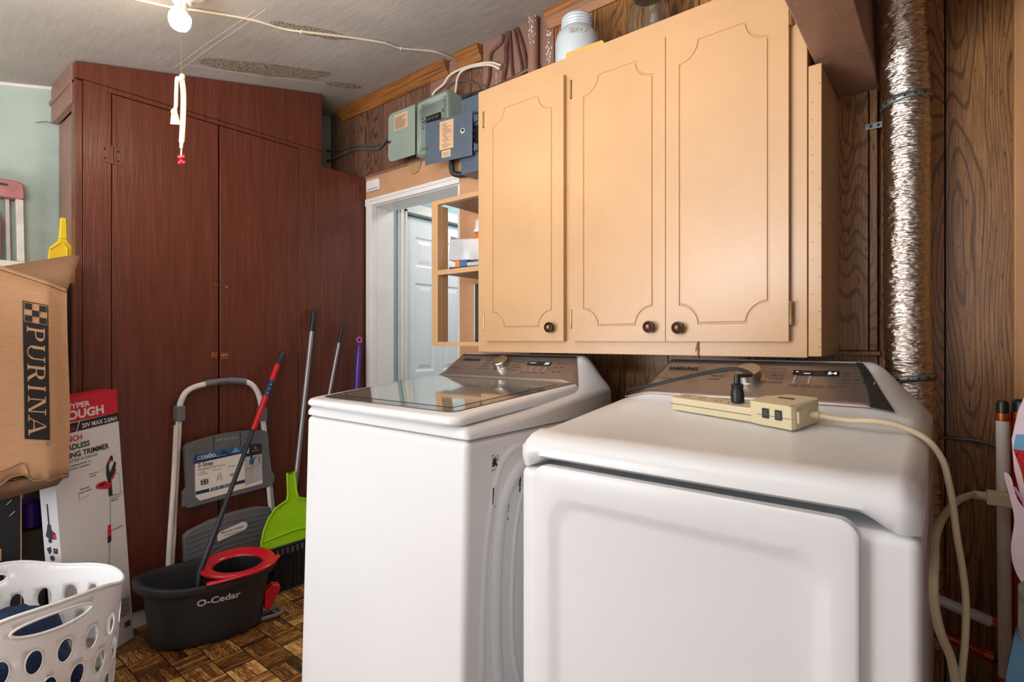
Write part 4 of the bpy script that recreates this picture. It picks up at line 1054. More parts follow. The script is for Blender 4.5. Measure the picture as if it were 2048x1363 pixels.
b.build('phone_jack', ps)
b = MB().fbox(Fs, .236, .268, .05, .06, .047, .048, OLIVE).fbox(Fs, .296, .306, .0, .022, .012, .036, IVORY); b.build('switch', ps, bevel=.001)
b = MB(); p0 = Fs(.302, .055, .02); p1 = Fs(.318, .056, .02)
b.tube([p0, p1], .0075, IVORY, 12); b.build('strain_relief', ps)
cord = [p1, (-.150, 1.212, .992), (-.106, 1.2, .996), (-.066, 1.2, .990), (-.030, 1.2, .971), (-.008, 1.2, .937), (.001, 1.2, .895), (.006, 1.2, .861), (.011, 1.2, .811), (.019, 1.2, .752), (.023, 1.2, .702), (.022, 1.2, .634), (.017, 1.2, .561), (.01, 1.2, .40), (.0, 1.18, .2), (-.005, 1.15, .02)]
b = MB().tube(catmull(cord, 8), .0055, IVORYC, 10); b.build('cord', ps)
pk = thing('black_plug', Fs(.158, .03, .03), 'black plug standing in the power strip, its cord looping over the dryer dial', 'plug')
c0 = Fs(.158, .028, .0305)
b = MB().lathe([(.011, 0), (.0145, .003), (.0145, .022), (.012, .032), (.0135, .038), (.0135, .041), (.007, .044), (.006, .058), (.0045, .062)], c0, BLACK, Fs.n, 12, (1, .75)); b.build('plug_body', pk)
c1 = c0 + Fs.n * .06
b = MB().tube(catmull([c1, (-.350, 1.296, 1.068), (-.386, 1.302, 1.079), (-.444, 1.315, 1.070), (-.545, 1.345, 1.045), (-.615, 1.36, 1.026), (-.675, 1.38, 1.012), (-.728, 1.43, .996), (-.78, 1.55, .93), (-.80, 1.7, .7), (-.80, 1.75, .45)], 8), .005, RUBBER, 8); b.build('cord', pk)

CORD2 = [(.046, 1.46, .829), (.036, 1.44, .831), (.014, 1.36, .834), (-.006, 1.26, .826), (-.017, 1.15, .818), (-.0172, 1.05, .814), (-.0175, 1.0, .80), (-.017, 1.0, .764), (-.010, 1.02, .715), (.005, 1.08, .641), (.011, 1.1, .55), (.013, 1.1, .3), (.013, 1.1, .012)]
gp = thing('extension_plug', (.05, 1.45, .81), 'beige extension cord plug beside the upright rolls, cable arching behind the dryer', 'plug')
b = MB()
for k in range(3): b.tube([(.040 + k * .007, 1.455, .829), (.0455 + k * .007, 1.457, .829)], .0095, IVORYC, 10)
b.box(.060, .105, 1.445, 1.471, .814, .841, IVORYC).tube([(.04, 1.452, .829), (.062, 1.458, .829)], .008, IVORYC, 10)
b.build('plug_body', gp, bevel=.003)
b = MB().tube(catmull(CORD2, 8), .0065, IVORYC, 8); b.build('cord', gp)
cable('wall_cable', [(-.1, 1.786, .90), (-.02, 1.788, .894), (.06, 1.786, .893), (.12, 1.745, .882), (.16, 1.74, .87)], .0045, CABLEG, 'dark grey cable running level along the panelling beyond the foil duct')

# ------------------------------------------------------------------ wrapping-paper rolls and cut-out board at the right edge
def roll(name, p, q, r, m, label, endm=GOLD):
    t = thing(name, q if V(q).z < V(p).z else p, label, 'wrapping paper roll', 'rolls of wrapping paper')
    p, q = V(p), V(q); d = (q - p).normalized()
    MB().tube([p, q], r, m, 18).build('paper_tube', t)
    bb = MB()
    for e, sg in ((p, 1), (q, -1)): bb.tube([e + d * sg * -.002, e + d * sg * .014], r + .0012, endm, 18)
    bb.build('foil_band', t)
    MB().lathe([(r * .92, 0), (r * .9, .022), (r * .6, .028), (0, .028)], p, BLACK, -d, 18).build('end_cap', t)
roll('wrapping_paper_roll', (.088, 1.52, .992), (.092, 1.52, .43), .0115, WRAPW, 'upright white wrapping paper roll with a black cap against the panelling')
roll('wrapping_paper_roll', (.118, 1.53, .996), (.120, 1.53, .03), .017, WRAPR, 'upright red wrapping paper roll with a black cap against the panelling')
roll('wrapping_paper_roll', (.088, 1.619, .510), (-.30, 1.619, .600), .0125, WRAPW, 'white wrapping paper roll lying slanted behind the dryer')
roll('wrapping_paper_roll', (.076, 1.619, .436), (-.30, 1.619, .520), .0125, WRAPR, 'red wrapping paper roll lying slanted below the white one')
bd = thing('cutout_board', (.16, 1.2, 0), 'printed cut-out board in blue, pink and red glitter beside the paper rolls', 'board')
BYY = 1.22
def bpts(pts): return [(x, BYY, z) for x, z in pts]
b = MB().prism(bpts([(.30, .02), (.074, .02), (.0745, .584), (.086, .66), (.105, .73), (.30, .73)]), (0, .008, 0), BLUEC)
b.prism(bpts([(.30, .73), (.112, .745), (.105, .79), (.098, .86), (.085, .93), (.082, .98), (.090, 1.03), (.105, 1.075), (.14, 1.11), (.30, 1.11)]), (0, .008, 0), PINKP)
b.build('board', bd)
b = MB().prism(bpts([(.0868, .99), (.30, 1.01), (.30, .96), (.0835, .965)]), (0, -.001, 0), BLUEC); b.prism(bpts([(.0835, .965), (.30, .96), (.30, .86), (.105, .86), (.093, .93)]), (0, -.001, 0), GLITTER); b.build('printed_bands', bd)
b = MB().prism([(p.x, BYY - .014, p.y) for p in catmull([(.0712, .925, 0), (.080, .92, 0), (.088, .885, 0), (.105, .87, 0), (.16, .87, 0), (.16, .73, 0), (.11, .735, 0), (.088, .76, 0), (.080, .80, 0), (.084, .85, 0), (.078, .89, 0)], 4, True)], (0, .006, 0), PINKP)
b.tube(catmull([(.084, BYY - .015, .905), (.105, BYY - .015, .86), (.125, BYY - .015, .80), (.11, BYY - .015, .77), (.098, BYY - .015, .80), (.115, BYY - .015, .84)], 6), .0022, LILAC, 6)
b.build('wing', bd)
b = MB().fprism(Fr((.088, BYY - .012, .655), (1, 0, 0), (0, 0, 1)), rrect(0, .07, 0, .10, .012, 4), -.004, .004, GALV); b.build('metal_bracket', bd, bevel=.001)
b = MB().box(.088, .098, 1.45, 1.47, .82, .84, pm('yellow_tape', (206, 190, 110), .5)); 
tag(b.build('tape_piece'), 'bit of yellow tape on the white upright wrapping roll', 'tape')

# ------------------------------------------------------------------ step stool
st = thing('step_stool', (-2.455, 1.05, 0), 'folded white and grey two-step stool leaning against the closet', 'step stool')
SX = -2.466
b = MB(); fr_pts = [(.812, .012), (.826, .20), (.838, .45), (.851, .72), (.858, .86), (.866, .90), (.885, .932), (.925, .952), (1.0, .964), (1.07, .966), (1.13, .958), (1.168, .93), (1.19, .88), (1.203, .80), (1.225, .60), (1.25, .35), (1.268, .15), (1.282, .012)]
b.tube(catmull([(SX, y, z) for y, z in fr_pts], 6), .0118, TUBEW, 12); b.build('frame', st)
b = MB().tube(catmull([(SX, y, z) for y, z in [(.955, .960), (1.0, .965), (1.07, .967), (1.125, .960)]], 6), .0145, GREYSL, 12)
b.text('cosco', Fr((SX + .0145, 1.0, .960), (0, 1, .03), (0, 0, 1)), 0, 0, .008, INK, .05); b.build('grip', st)
for sgn, pa in ((-1, [(.798, .012), (.812, .30), (.828, .56), (.838, .80)]), (1, [(1.262, .012), (1.238, .30), (1.212, .56), (1.196, .76)])):
    b = MB().tube([(SX + .0215, y, z) for y, z in pa], .0095, TUBEW, 10).lathe([(.013, -.0), (.013, .03)], (SX + .0215, pa[0][0], 0), GREYSL, (0, 0, 1), 12); b.build('leg', st)
b = MB()
for y, z in ((.856, .845), (1.199, .805)): b.fbox(Fr((SX, y, z), (0, 1, 0), (0, (-.03 if y > 1 else .03), .5)), -.017, .017, -.03, .03, -.016, .024, GREYSL)
b.build('joint', st, bevel=.004)
SF = Fr((SX + .012, .873, .462), (0, 1, .03), (0, -.0, 1))
b = MB()
top = [(-.012, .0)] + arc(.012, .014, .022, 200, 260, 3) + [(.355, -.0), (.372, .02), (.372, .05), (.355, .075), (.347, .25)] + [(.33, .262), (.25, .272), (.17, .276), (.08, .268), (.012, .256), (.0, .24), (.004, .075), (-.012, .055)]
b.fprism(SF, top, -.004, .022, GREYPL)
pl = b.build('upper_step', st, bevel=.004)
b = MB()
for k in range(8): b.fbox(SF, .315, .338, .06 + k * .02, .064 + k * .02, .022, .0236, GREYPL)
b.fbox(SF, .11, .1125, .205, .275, .022, .0225, INK).fbox(SF, .222, .2245, .205, .275, .022, .0225, INK)
b.tube([SF(.02, .226, .022), SF(.10, .240, .022)], .0022, GREYPL, 6).tube([SF(.235, .243, .022), SF(.31, .238, .022)], .0022, GREYPL, 6).tube([SF(.125, .212, .022), SF(.17, .22, .022), SF(.215, .216, .022)], .002, GREYPL, 6)
b.text('LIFT TO FOLD', SF, .125, .247, .010, PAPERG, .085, 0, .0226)
b.build('step_ribs', pl)
b = MB(); LF = SF
b.fprism(LF, [(.033, .035), (.05, .012), (.315, .022), (.315, .17), (.236, .20), (.036, .206)], .0222, .0230, PAPER)
b.fprism(LF, [(.03, .175), (.236, .182), (.236, .213), (.17, .207), (.10, .209), (.033, .208)], .0231, .0234, BLUEP)
for i, (a, bq) in enumerate(((.045, .208), (.095, .208), (.15, .209), (.2, .21))): b.fprism(LF, [(a - .018, .185 + .0 * i), (a + .02, .186), (a, bq)], .0235, .0237, [NAVYP, LBLUEP, NAVYP, LBLUEP][i])
b.fprism(LF, [(.031, .17), (.236, .177), (.236, .186), (.031, .181)], .0236, .0238, NAVYP)
b.fprism(LF, [(.236, .157), (.315, .157), (.315, .205), (.236, .213)], .0231, .0234, RUBBER)
b.fprism(LF, [(.236, .030), (.315, .040), (.315, .155), (.236, .155)], .0232, .0234, PAPERG)
b.fprism(LF, [(.034, .040), (.236, .044), (.236, .058), (.034, .054)], .0236, .0238, NAVYP)
b.text('COSCO', LF, .045, .184, .015, PAPER, .072, .012, .024); b.text('Made for life', LF, .118, .183, .004, PAPER, .04, .0, .024)
b.text('2-Step', LF, .046, .153, .017, INK, .06, .01, .024); b.text('FOLDING STEP STOOL', LF, .046, .138, .008, INKG, .110, .0, .024)
b.text('Large', LF, .056, .127, .005, INKG, .018, .0, .024).text('Sturdy Steps', LF, .048, .119, .005, INKG, .035, .0, .024).text('Easy-to-Fold', LF, .106, .126, .005, INKG, .034, 0, .024).text('Lightweight', LF, .165, .128, .005, INKG, .034, 0, .024)
b.text('225 LB / 102 KG', LF, .098, .0455, .009, PAPER, .078, .01, .024)
b.fprism(LF, [(.086, .045), (.096, .0455), (.093, .0555), (.089, .0555)], .0239, .0242, PAPER)
b.fprism(LF, rrect(.055, .085, .075, .098, .004, 2), .0235, .0238, INKG); 
for a, c_ in ((.060, .090), (.073, .090), (.060, .079), (.073, .079)): b.fprism(LF, rrect(a, a + .008, c_, c_ + .006, .002, 2), .0239, .0241, PAPERG)
b.tube([LF(.118, .072, .0238), LF(.127, .112, .0238), LF(.134, .112, .0238), LF(.139, .075, .0238)], .0006, INK, 4); b.tube([LF(.119, .085, .0238), LF(.137, .088, .0238)], .0006, INK, 4); b.tube([LF(.122, .096, .0238), LF(.136, .098, .0238)], .0006, INK, 4)
b.fprism(LF, rrect(.172, .192, .086, .098, .004, 2), .0235, .0238, LBLUEP)
# small printed figure reaching up
b.fprism(LF, [(.262, .118), (.276, .118), (.281, .140), (.293, .150), (.29, .153), (.278, .146), (.262, .145), (.257, .132)], .0236, .0239, BLUEP)
b.fprism(LF, [(.264, .075), (.270, .075), (.277, .118), (.263, .118)], .0236, .0238, SKIN); b.fprism(LF, arc(.268, .152, .006, 0, 330, 10), .0236, .0240, INK)
b.fprism(LF, rrect(.30, .305, .12, .155, .002, 2), .0236, .0238, pm('printed_brown', (150, 84, 70), .6)); b.tube([LF(.238, .098, .0238), LF(.312, .118, .0238)], .0007, INKG, 4)
b.fprism(LF, [(.250, .172), (.256, .172), (.259, .195), (.255, .203), (.249, .196)], .0236, .0238, PAPER); b.text('L.', LF, .284, .187, .012, PAPER, .010, .01, .024).text('TALL REACH', LF, .272, .176, .004, PAPER, .03, 0, .024)
b.build('printed_label', pl)
SF2 = Fr((SX + .010, .868, .16), (0, 1, .03), (0, 0, 1))
b = MB().fprism(SF2, [(0, 0), (.378, -.01), (.375, .17), (.362, .205), (.30, .222), (.2, .226), (.1, .216), (.02, .196), (.0, .18)], -.004, .024, GREYPL)
l2 = b.build('lower_step', st, bevel=.004)
b = MB()
for k in range(6): b.tube([SF2(.02, .175 - k * .022, .024), SF2(.19, .193 - k * .022, .024), SF2(.36, .182 - k * .022, .024)], .0025, GREYPL, 6)
b.build('step_ribs', l2)
b = MB().fprism(SF2, [(.128, .12)] + arc(.15, .138, .024, 200, 90, 5) + [(.225, .174)] + arc(.235, .155, .02, 90, -60, 5), .0272, .0278, PAPER)
b.text('Made with LARGER', SF2, .142, .150, .008, INKG, .095, .01, .0285).text('climbing steps!', SF2, .15, .136, .007, pm('blue_script', (90, 130, 160), .6), .075, 0, .0285); b.build('printed_label', l2)

# ------------------------------------------------------------------ broom, dustpan, poles, mop
def lerp(a, c_, t): return V(a).lerp(V(c_), t)
br = thing('push_broom', (-2.38, 1.31, 0), 'tall broom with grey metal pole and black bristles beside the washer', 'broom')
A = V((-2.475, 1.470, 1.305)); B_ = V((-2.385, 1.29, .215))
MB().tube([lerp(A, B_, .10), B_], .0105, ALU, 14).build('pole', br)
MB().tube([A, lerp(A, B_, .02), lerp(A, B_, .105)], [.009, .0128, .0122], BLACK, 14).build('grip', br)
b = MB().box(-2.418, -2.348, 1.195, 1.47, .165, .205, RUBBER).box(-2.41, -2.356, 1.205, 1.46, .205, .225, RUBBER)
for k in range(11): b.box(-2.352, -2.343, 1.21 + k * .024, 1.218 + k * .024, .172, .20, GREYPL)
b.tube([B_, B_ + (A - B_) * .05], .017, BLACK, 12); b.build('head', br, bevel=.004)
b = MB(); r = random.Random(12)
for i in range(520):
    x = r.uniform(-2.415, -2.351); y = r.uniform(1.20, 1.465); k = (y - 1.333) * .10
    b.tube([(x, y, .17), (x + r.uniform(-.006, .008), y + k + r.uniform(-.006, .006), .002)], .0016, RUBBER, 3)
b.box(-2.405, -2.36, 1.205, 1.46, .04, .17, BLACK)
b.build('bristles', br)
dp = thing('dustpan', (-2.35, 1.3, .2), 'lime green dustpan clipped onto the broom pole', 'dustpan')
DF = Fr((-2.348, 1.302, .196), (-.02, 1, 0), (-.045, .05, .33))
out = [(-.165, .012), (-.160, .06), (-.145, .11), (-.12, .155), (-.085, .19), (-.05, .205), (-.03, .212), (-.023, .24), (-.02, .335), (.016, .335), (.02, .24), (.028, .212), (.06, .20), (.095, .18), (.13, .14), (.15, .09), (.16, .05), (.165, .012)]
b = MB().fprism(DF, out, -.003, .001, LIME)
b.tube([DF(*p, .004) for p in out], .0045, LIME, 8)
b.tube([DF(-.15, .058, .002), DF(0, .072, .004), (DF(.15, .058, .002))], .003, LIME, 6); b.tube([DF(-.155, .014, .0), DF(.16, .014, .0)], .006, RUBBER, 8)
b.build('pan', dp); MB().tube([DF(-.002, .325, -.006), DF(-.002, .335, .003)], .004, BLACK, 8).build('hole', dp)
p2 = thing('grey_pole', (-2.44, 1.335, 0), 'shorter grey metal pole with black grip between the broom and the purple handle', 'pole')
A = V((-2.463, 1.628, 1.243)); B_ = V((-2.44, 1.345, .01)); 
MB().tube([lerp(A, B_, .085), lerp(A, B_, .36)], .0085, ALU, 12).build('pole', p2)
MB().tube([A, lerp(A, B_, .03), lerp(A, B_, .09)], [.006, .010, .0095], BLACK, 12).build('grip', p2)
MB().tube([lerp(A, B_, .355), B_], .0098, BLACK, 12).build('lower_section', p2)
p3 = thing('purple_handle_pole', (-2.44, 1.63, 0), 'thin pole with a purple handle and hanging loop next to the door frame', 'pole')
A = V((-2.462, 1.728, 1.148)); B_ = V((-2.44, 1.645, .01))
MB().tube([lerp(A, B_, .24), B_], .0075, TUBEW, 12).build('pole', p3)
MB().tube([lerp(A, B_, .025), lerp(A, B_, .07), lerp(A, B_, .13), lerp(A, B_, .25)], [.006, .0125, .0135, .0105], PURPLE, 12).build('handle', p3)
c0 = A + V((.0, 0, 0)); MB().tube([c0 + V((0, .014 * math.cos(t), .014 * math.sin(t))) for t in [2 * PI * i / 20 for i in range(20)]], .0042, VIOLET, 8, closed=True).build('hanging_loop', p3)

mp = thing('spin_mop', (-2.26, .87, .03), 'spin mop with red and dark grey handle standing in the black bucket', 'mop')
A = V((-2.462, 1.297, 1.09)); B_ = V((-2.25, .853, .246)); E_ = V((-2.243, .838, .12))
MB().tube([A, lerp(A, B_, .01), lerp(A, B_, .075)], [.008, .0125, .012], RUBBER, 14).build('grip', mp)
MB().tube([lerp(A, B_, .07), lerp(A, B_, .40)], .0122, RED, 14).build('upper_pole', mp)
MB().tube([lerp(A, B_, .395), lerp(A, B_, .75), lerp(A, B_, .76), B_, E_], [.0095, .0095, .0108, .0108, .0108], RUBBER, 14).build('lower_pole', mp)
b = MB().tube([lerp(A, B_, .155), lerp(A, B_, .235)], .0125, NAVYP, 14)
for k in range(3): b.tube([lerp(A, B_, .172 + k * .022) + V((.0125, -.002, 0)), lerp(A, B_, .178 + k * .022) + V((.0125, -.002, 0))], .0035, LBLUEP, 8)
b.build('sticker', mp)
b = MB().lathe([(.012, .07), (.04, .05), (.045, .035)], E_ - V((0, 0, .05)), RUBBER, (0, 0, 1), 16); r = random.Random(31)
for i in range(90):
    a = r.uniform(0, 2 * PI); q = r.uniform(.01, .048)
    b.tube([E_ + V((q * .6 * math.cos(a), q * .6 * math.sin(a), -.005)), E_ + V((q * math.cos(a), q * 1.3 * math.sin(a), -.085))], .004, PAPER, 4)
b.build('mop_head', mp)

# ------------------------------------------------------------------ bucket
ax_l = V((.28, .96, 0)).normalized(); ax_w = V((.96, -.28, 0)).normalized(); bc = V((-2.262, .890, 0))
bk = thing('mop_bucket', bc, 'black mop bucket with a red wringer in front of the step stool', 'bucket')
def bring(hl, hw_, z, lift=0, n=56, taper=.0, cshift=0):
    out = []
    for i in range(n):
        t = 2 * PI * i / n; c_, s_ = math.cos(t), math.sin(t)
        l = math.copysign(abs(c_) ** .8, c_); w_ = math.copysign(abs(s_) ** .85, s_)
        wk = 1 - .16 * max(0, -l) ** 2            # pouring end is narrower
        out.append(bc + ax_l * (hl * l + cshift) + ax_w * (hw_ * w_ * wk) + V((0, 0, z + lift * max(0, -l) ** 3 + .35 * lift * max(0, l) ** 3)))
    return out
def shell(b, rings, m, cap=True):
    n = len(rings[0]); vs = [p for r_ in rings for p in r_]
    fs = [(k * n + i, k * n + (i + 1) % n, (k + 1) * n + (i + 1) % n, (k + 1) * n + i) for k in range(len(rings) - 1) for i in range(n)]
    if cap: fs.append(tuple(range(n - 1, -1, -1))); fs.append(tuple((len(rings) - 1) * n + i for i in range(n)))
    b.add(vs, fs, m)
b = MB()
shell(b, [bring(.185, .105, .004), bring(.192, .112, .012), bring(.202, .122, .10), bring(.21, .130, .19), bring(.222, .139, .212, .006), bring(.240, .152, .213, .014), bring(.246, .157, .22, .018), bring(.246, .157, .238, .022), bring(.240, .152, .242, .022), bring(.226, .140, .240, .022), bring(.218, .134, .225, .012), bring(.205, .124, .12), bring(.19, .11, .03)], BUCKET)
b.build('tub', bk, angle=50)
tf = Fr(bc + ax_w * .131 + V((0, 0, .176)), ax_l, V((0, 0, 1)) + ax_w * .15)
b = MB().text('O-Cedar', Fr(bc + ax_w * .1335 + ax_l * -.05 + V((0, 0, .165)), ax_l + V((0, 0, .0)), V((0, 0, 1)) + ax_w * .06), 0, 0, .024, SILVERINK, .145, .025, .0015); b.build('lettering', bk)
b = MB(); wc_ = bc + ax_l * .104
def ell(hl, hw_, z, n=48, c=wc_): return [c + ax_l * (hl * math.cos(2 * PI * i / n)) + ax_w * (hw_ * math.sin(2 * PI * i / n)) + V((0, 0, z)) for i in range(n)]
shell(b, [ell(.126, .144, .236), ell(.138, .152, .243), ell(.139, .153, .250), ell(.134, .148, .256), ell(.100, .108, .251), ell(.093, .096, .247), ell(.089, .090, .236), ell(.089, .09, .228)], RED, False)
b.build('wringer_ring', bk, solid=.002, angle=50)
b = MB(); N = 48
shell(b, [[wc_ + ax_l * ((.088 - .002 * (i % 2)) * math.cos(2 * PI * i / N)) + ax_w * ((.089 - .002 * (i % 2)) * math.sin(2 * PI * i / N)) + V((0, 0, .240)) for i in range(N)], [wc_ + ax_l * ((.065 - .002 * (i % 2)) * math.cos(2 * PI * i / N)) + ax_w * ((.075 - .002 * (i % 2)) * math.sin(2 * PI * i / N)) + V((0, 0, .14)) for i in range(N)]], BLACK, False)
for i in range(36):
    t = 2 * PI * i / 36; b.tube([wc_ + ax_l * (.086 * math.cos(t)) + ax_w * (.086 * math.sin(t)) + V((0, 0, .238)), wc_ + ax_l * (.064 * math.cos(t)) + ax_w * (.073 * math.sin(t)) + V((0, 0, .142))], .002, BLACK, 5)
b.build('wringer_basket', bk)
b = MB().tube(catmull([bc + ax_l * -.02 + ax_w * .150 + V((0, 0, .246)), bc + ax_l * .03 + ax_w * .158 + V((0, 0, .249)), bc + ax_l * .13 + ax_w * .158 + V((0, 0, .256)), bc + ax_l * .2 + ax_w * .13 + V((0, 0, .26)), bc + ax_l * .245 + ax_w * .06 + V((0, 0, .262))], 6), [.010, .012, .012, .011, .010, .0095] + [.009] * 19, RED, 10, flat=(1, 1, .7)); b.build('carry_handle', bk)
b = MB().fprism(Fr(bc + ax_l * .195 + ax_w * .03 + V((0, 0, .03)), ax_l, (0, 0, 1)), [(0, .03), (.012, .01), (.03, .03), (.062, .09), (.060, .105), (.03, .115), (.0, .09)], -.02, .02, RED); b.build('foot_pedal', bk, bevel=.005)
b = MB().tube(catmull([bc + ax_l * .18 + ax_w * .05 + V((0, 0, .016)), bc + ax_l * .25 + ax_w * .045 + V((0, 0, .016)), bc + ax_l * .262 + ax_w * .02 + V((0, 0, .016)), bc + ax_l * .25 + ax_w * -.01 + V((0, 0, .016)), bc + ax_l * .18 + ax_w * -.012 + V((0, 0, .016))], 5), .008, GREYSL, 8); b.build('base_loop', bk)

# ------------------------------------------------------------------ string-trimmer carton
TB = V((-2.427, .686, .008)); rv = V((.100, -.211, 0)).normalized()      # rv points to the left end
ca, sa = math.cos(math.radians(4.2)), math.sin(math.radians(4.2))
upv = V((0, 0, 1)) * ca + rv * sa; rt = -(rv * ca - V((0, 0, 1)) * sa)
TF = Fr(TB - rt * .2335, rt, upv); H_ = .958
tr = thing('trimmer_carton', TB, 'tall white string trimmer carton with a red top band leaning by the closet', 'box')
b = MB().fbox(TF, 0, .2335, 0, H_, -.072, 0, PAPERW)
b.fbox(TF, -.0004, .0, 0, H_, -.072, 0, PAPERG)
o = b.build('carton', tr, smooth=False)
b = MB(); W_ = .2335
b.fbox(TF, 0, W_ + .0004, H_ - .086, H_ + .0006, -.072, .0006, REDP).fprism(TF, [(0, H_ - .122), (W_, H_ - .118), (W_, H_ - .086), (0, H_ - .090)], .0003, .0009, INK)
b.text('HYPER', TF, .048, H_ - .040, .018, PAPERW, .085, .035, .0012); b.text('TOUGH', TF, .025, H_ - .076, .030, PAPERW, .155, .04, .0012)
b.text('20V MAX 2.0AH', TF, .098, H_ - .113, .016, PAPERW, .128, .02, .0014); b.text('RECHARGE', TF, .008, H_ - .115, .012, REDP, .066, .02, .0014); b.fprism(TF, [(.078, H_ - .120), (.081, H_ - .120), (.093, H_ - .088), (.090, H_ - .088)], .001, .0014, PAPERW)
b.text('13-INCH', TF, .012, H_ - .152, .019, REDP, .085, .03); b.text('CORDLESS', TF, .012, H_ - .180, .019, INK, .110, .03); b.text('STRING TRIMMER', TF, .012, H_ - .208, .019, INK, .178, .03)
b.text('WITH BATTERY & CHARGER', TF, .012, H_ - .223, .009, INKG, .135, .01); b.text('Podadora inalámbrica de tira', TF, .012, H_ - .238, .007, INK, .11, .01); b.text('con batería y cargador', TF, .02, H_ - .249, .007, INK, .10, .01)
def call(tx, a, h, wd): b.text(tx, TF, a, h, .006, INK, wd, .01)
call('Soft-Grip', .112, H_ - .285, .03); call('Handle', .112, H_ - .294, .024); call('Adjustable', .075, H_ - .328, .034); call('Assist Handle', .072, H_ - .339, .044)
call('20V Max 2.0Ah', .185, H_ - .39, .043); call('Lithium-ion', .186, H_ - .399, .034); call('Battery', .186, H_ - .408, .024); call('Telescoping Shaft', .165, H_ - .515, .055); call('Rotating Cutting Head', .145, H_ - .69, .07); call('Automatic Line', .158, H_ - .79, .05); call('Feed System', .165, H_ - .80, .04)
def thin(p): b.tube([TF(a, h, .0006) for a, h in p], .0005, INKG, 4)
thin([(.148, H_ - .287), (.172, H_ - .273)]); thin([(.07, H_ - .335), (.072, H_ - .362), (.105, H_ - .353)]); thin([(.207, H_ - .305), (.222, H_ - .315), (.222, H_ - .382)]); thin([(.155, H_ - .512), (.163, H_ - .51)])
r = random.Random(14)
for k in range(16): b.fbox(TF, .168, .225 - (k % 5 == 4) * .02, .165 - k * .0042, .1668 - k * .0042, .0002, .0006, INKG)
for k in range(14): b.fbox(TF, .200 + k * .0018, .2008 + k * .0018 + .0005 * (k % 3), .055, .078, .0002, .0006, INK)
b.fbox(TF, .197, .228, .052, .081, .0001, .0003, PAPER)
# printed picture of the trimmer
sx0, sx1 = (.187, .158)
def sp(h): return .190 + (h - (H_ - .36)) * .08
b.fprism(TF, [(.172, H_ - .30), (.175, H_ - .268), (.192, H_ - .240), (.200, H_ - .238), (.202, H_ - .256), (.198, H_ - .262), (.192, H_ - .256), (.184, H_ - .275), (.186, H_ - .30), (.207, H_ - .262), (.212, H_ - .270), (.208, H_ - .29), (.190, H_ - .325), (.190, H_ - .385), (.176, H_ - .386), (.176, H_ - .33)], .0002, .0010, RUBBER)
b.fprism(TF, [(.178, H_ - .272), (.190, H_ - .249), (.196, H_ - .248), (.184, H_ - .27)], .0011, .0014, REDP); b.fprism(TF, [(.192, H_ - .325), (.208, H_ - .29), (.211, H_ - .297), (.196, H_ - .328)], .0011, .0014, REDP)
b.fprism(TF, [(.130, H_ - .333), (.138, H_ - .324), (.165, H_ - .322), (.188, H_ - .34), (.183, H_ - .355), (.165, H_ - .353), (.135, H_ - .342)], .0011, .0015, REDP); b.fprism(TF, [(.14, H_ - .333), (.16, H_ - .329), (.168, H_ - .336), (.15, H_ - .34)], .0016, .0018, RUBBER)
b.fprism(TF, [(.179, H_ - .386), (.185, H_ - .386), (.176, H_ - .50), (.170, H_ - .50)], .0002, .0008, PAPERG); b.fprism(TF, [(.164, H_ - .49), (.176, H_ - .488), (.174, H_ - .548), (.160, H_ - .550)], .0009, .0013, REDP); b.fprism(TF, [(.16, H_ - .53), (.173, H_ - .53), (.172, H_ - .552), (.159, H_ - .555)], .0013, .0016, RUBBER)
b.fprism(TF, [(.163, H_ - .552), (.170, H_ - .552), (.157, H_ - .70), (.151, H_ - .70)], .0002, .0008, PAPERG); b.fprism(TF, [(.148, H_ - .69), (.160, H_ - .685), (.162, H_ - .72), (.15, H_ - .72)], .0009, .0012, RUBBER)
b.fprism(TF, [(.125, H_ - .79), (.15, H_ - .76), (.155, H_ - .80), (.13, H_ - .81)], .0009, .0012, RUBBER); b.fprism(TF, arc(.175, H_ - .785, .014, 0, 340, 12), .0009, .0012, RUBBER)
b.build('front_print', tr)
# side print (the face towards the basket)
TS = Fr(TF(0, 0, 0), TF.n * 1.0, upv); TS.o = TF(0, 0, -.072) + (-rt) * .0008; TS.n = -rt
b = MB()
b.tube([TS(.03, H_ - .35, .0004), TS(.031, H_ - .42, .0004)], .0022, RUBBER, 5); b.fprism(TS, [(.024, H_ - .42), (.038, H_ - .42), (.040, H_ - .44), (.056, H_ - .45), (.058, H_ - .47), (.03, H_ - .472), (.012, H_ - .462), (.02, H_ - .44)], 0, .0006, RUBBER)
b.fprism(TS, [(.046, H_ - .452), (.057, H_ - .455), (.058, H_ - .468), (.046, H_ - .468)], .0006, .001, REDP); b.fprism(TS, arc(.03, H_ - .477, .008, 0, 340, 10), 0, .0006, RUBBER)
b.fprism(TS, [(.012, H_ - .505), (.03, H_ - .497), (.033, H_ - .515), (.022, H_ - .525)], 0, .0006, RUBBER).fprism(TS, [(.04, H_ - .502), (.06, H_ - .502), (.06, H_ - .52), (.042, H_ - .52)], 0, .0006, RUBBER).fprism(TS, [(.044, H_ - .506), (.056, H_ - .506), (.056, H_ - .51), (.044, H_ - .51)], .0006, .001, REDP).fprism(TS, arc(.034, H_ - .537, .010, 0, 340, 12), 0, .0006, RUBBER)
for k, tx in enumerate(("WHAT'S INCLUDED", '- 1 - 20V Max', '12-in Cordless', 'String Trimmer', '- 1 - 20V Max 2.0Ah', 'Battery')): b.text(tx, TS, .008 + (.012 if k in (2, 3, 5) else 0), H_ - .615 - k * .013, .007, INK, .045 if k else .056, .02 if k == 0 else .005, .0004)
for k in range(10): b.fbox(TS, .01, .06 - (k % 4) * .008, H_ - .72 - k * .012, H_ - .716 - k * .012, 0, .0005, INKG)
b.build('side_print', tr)

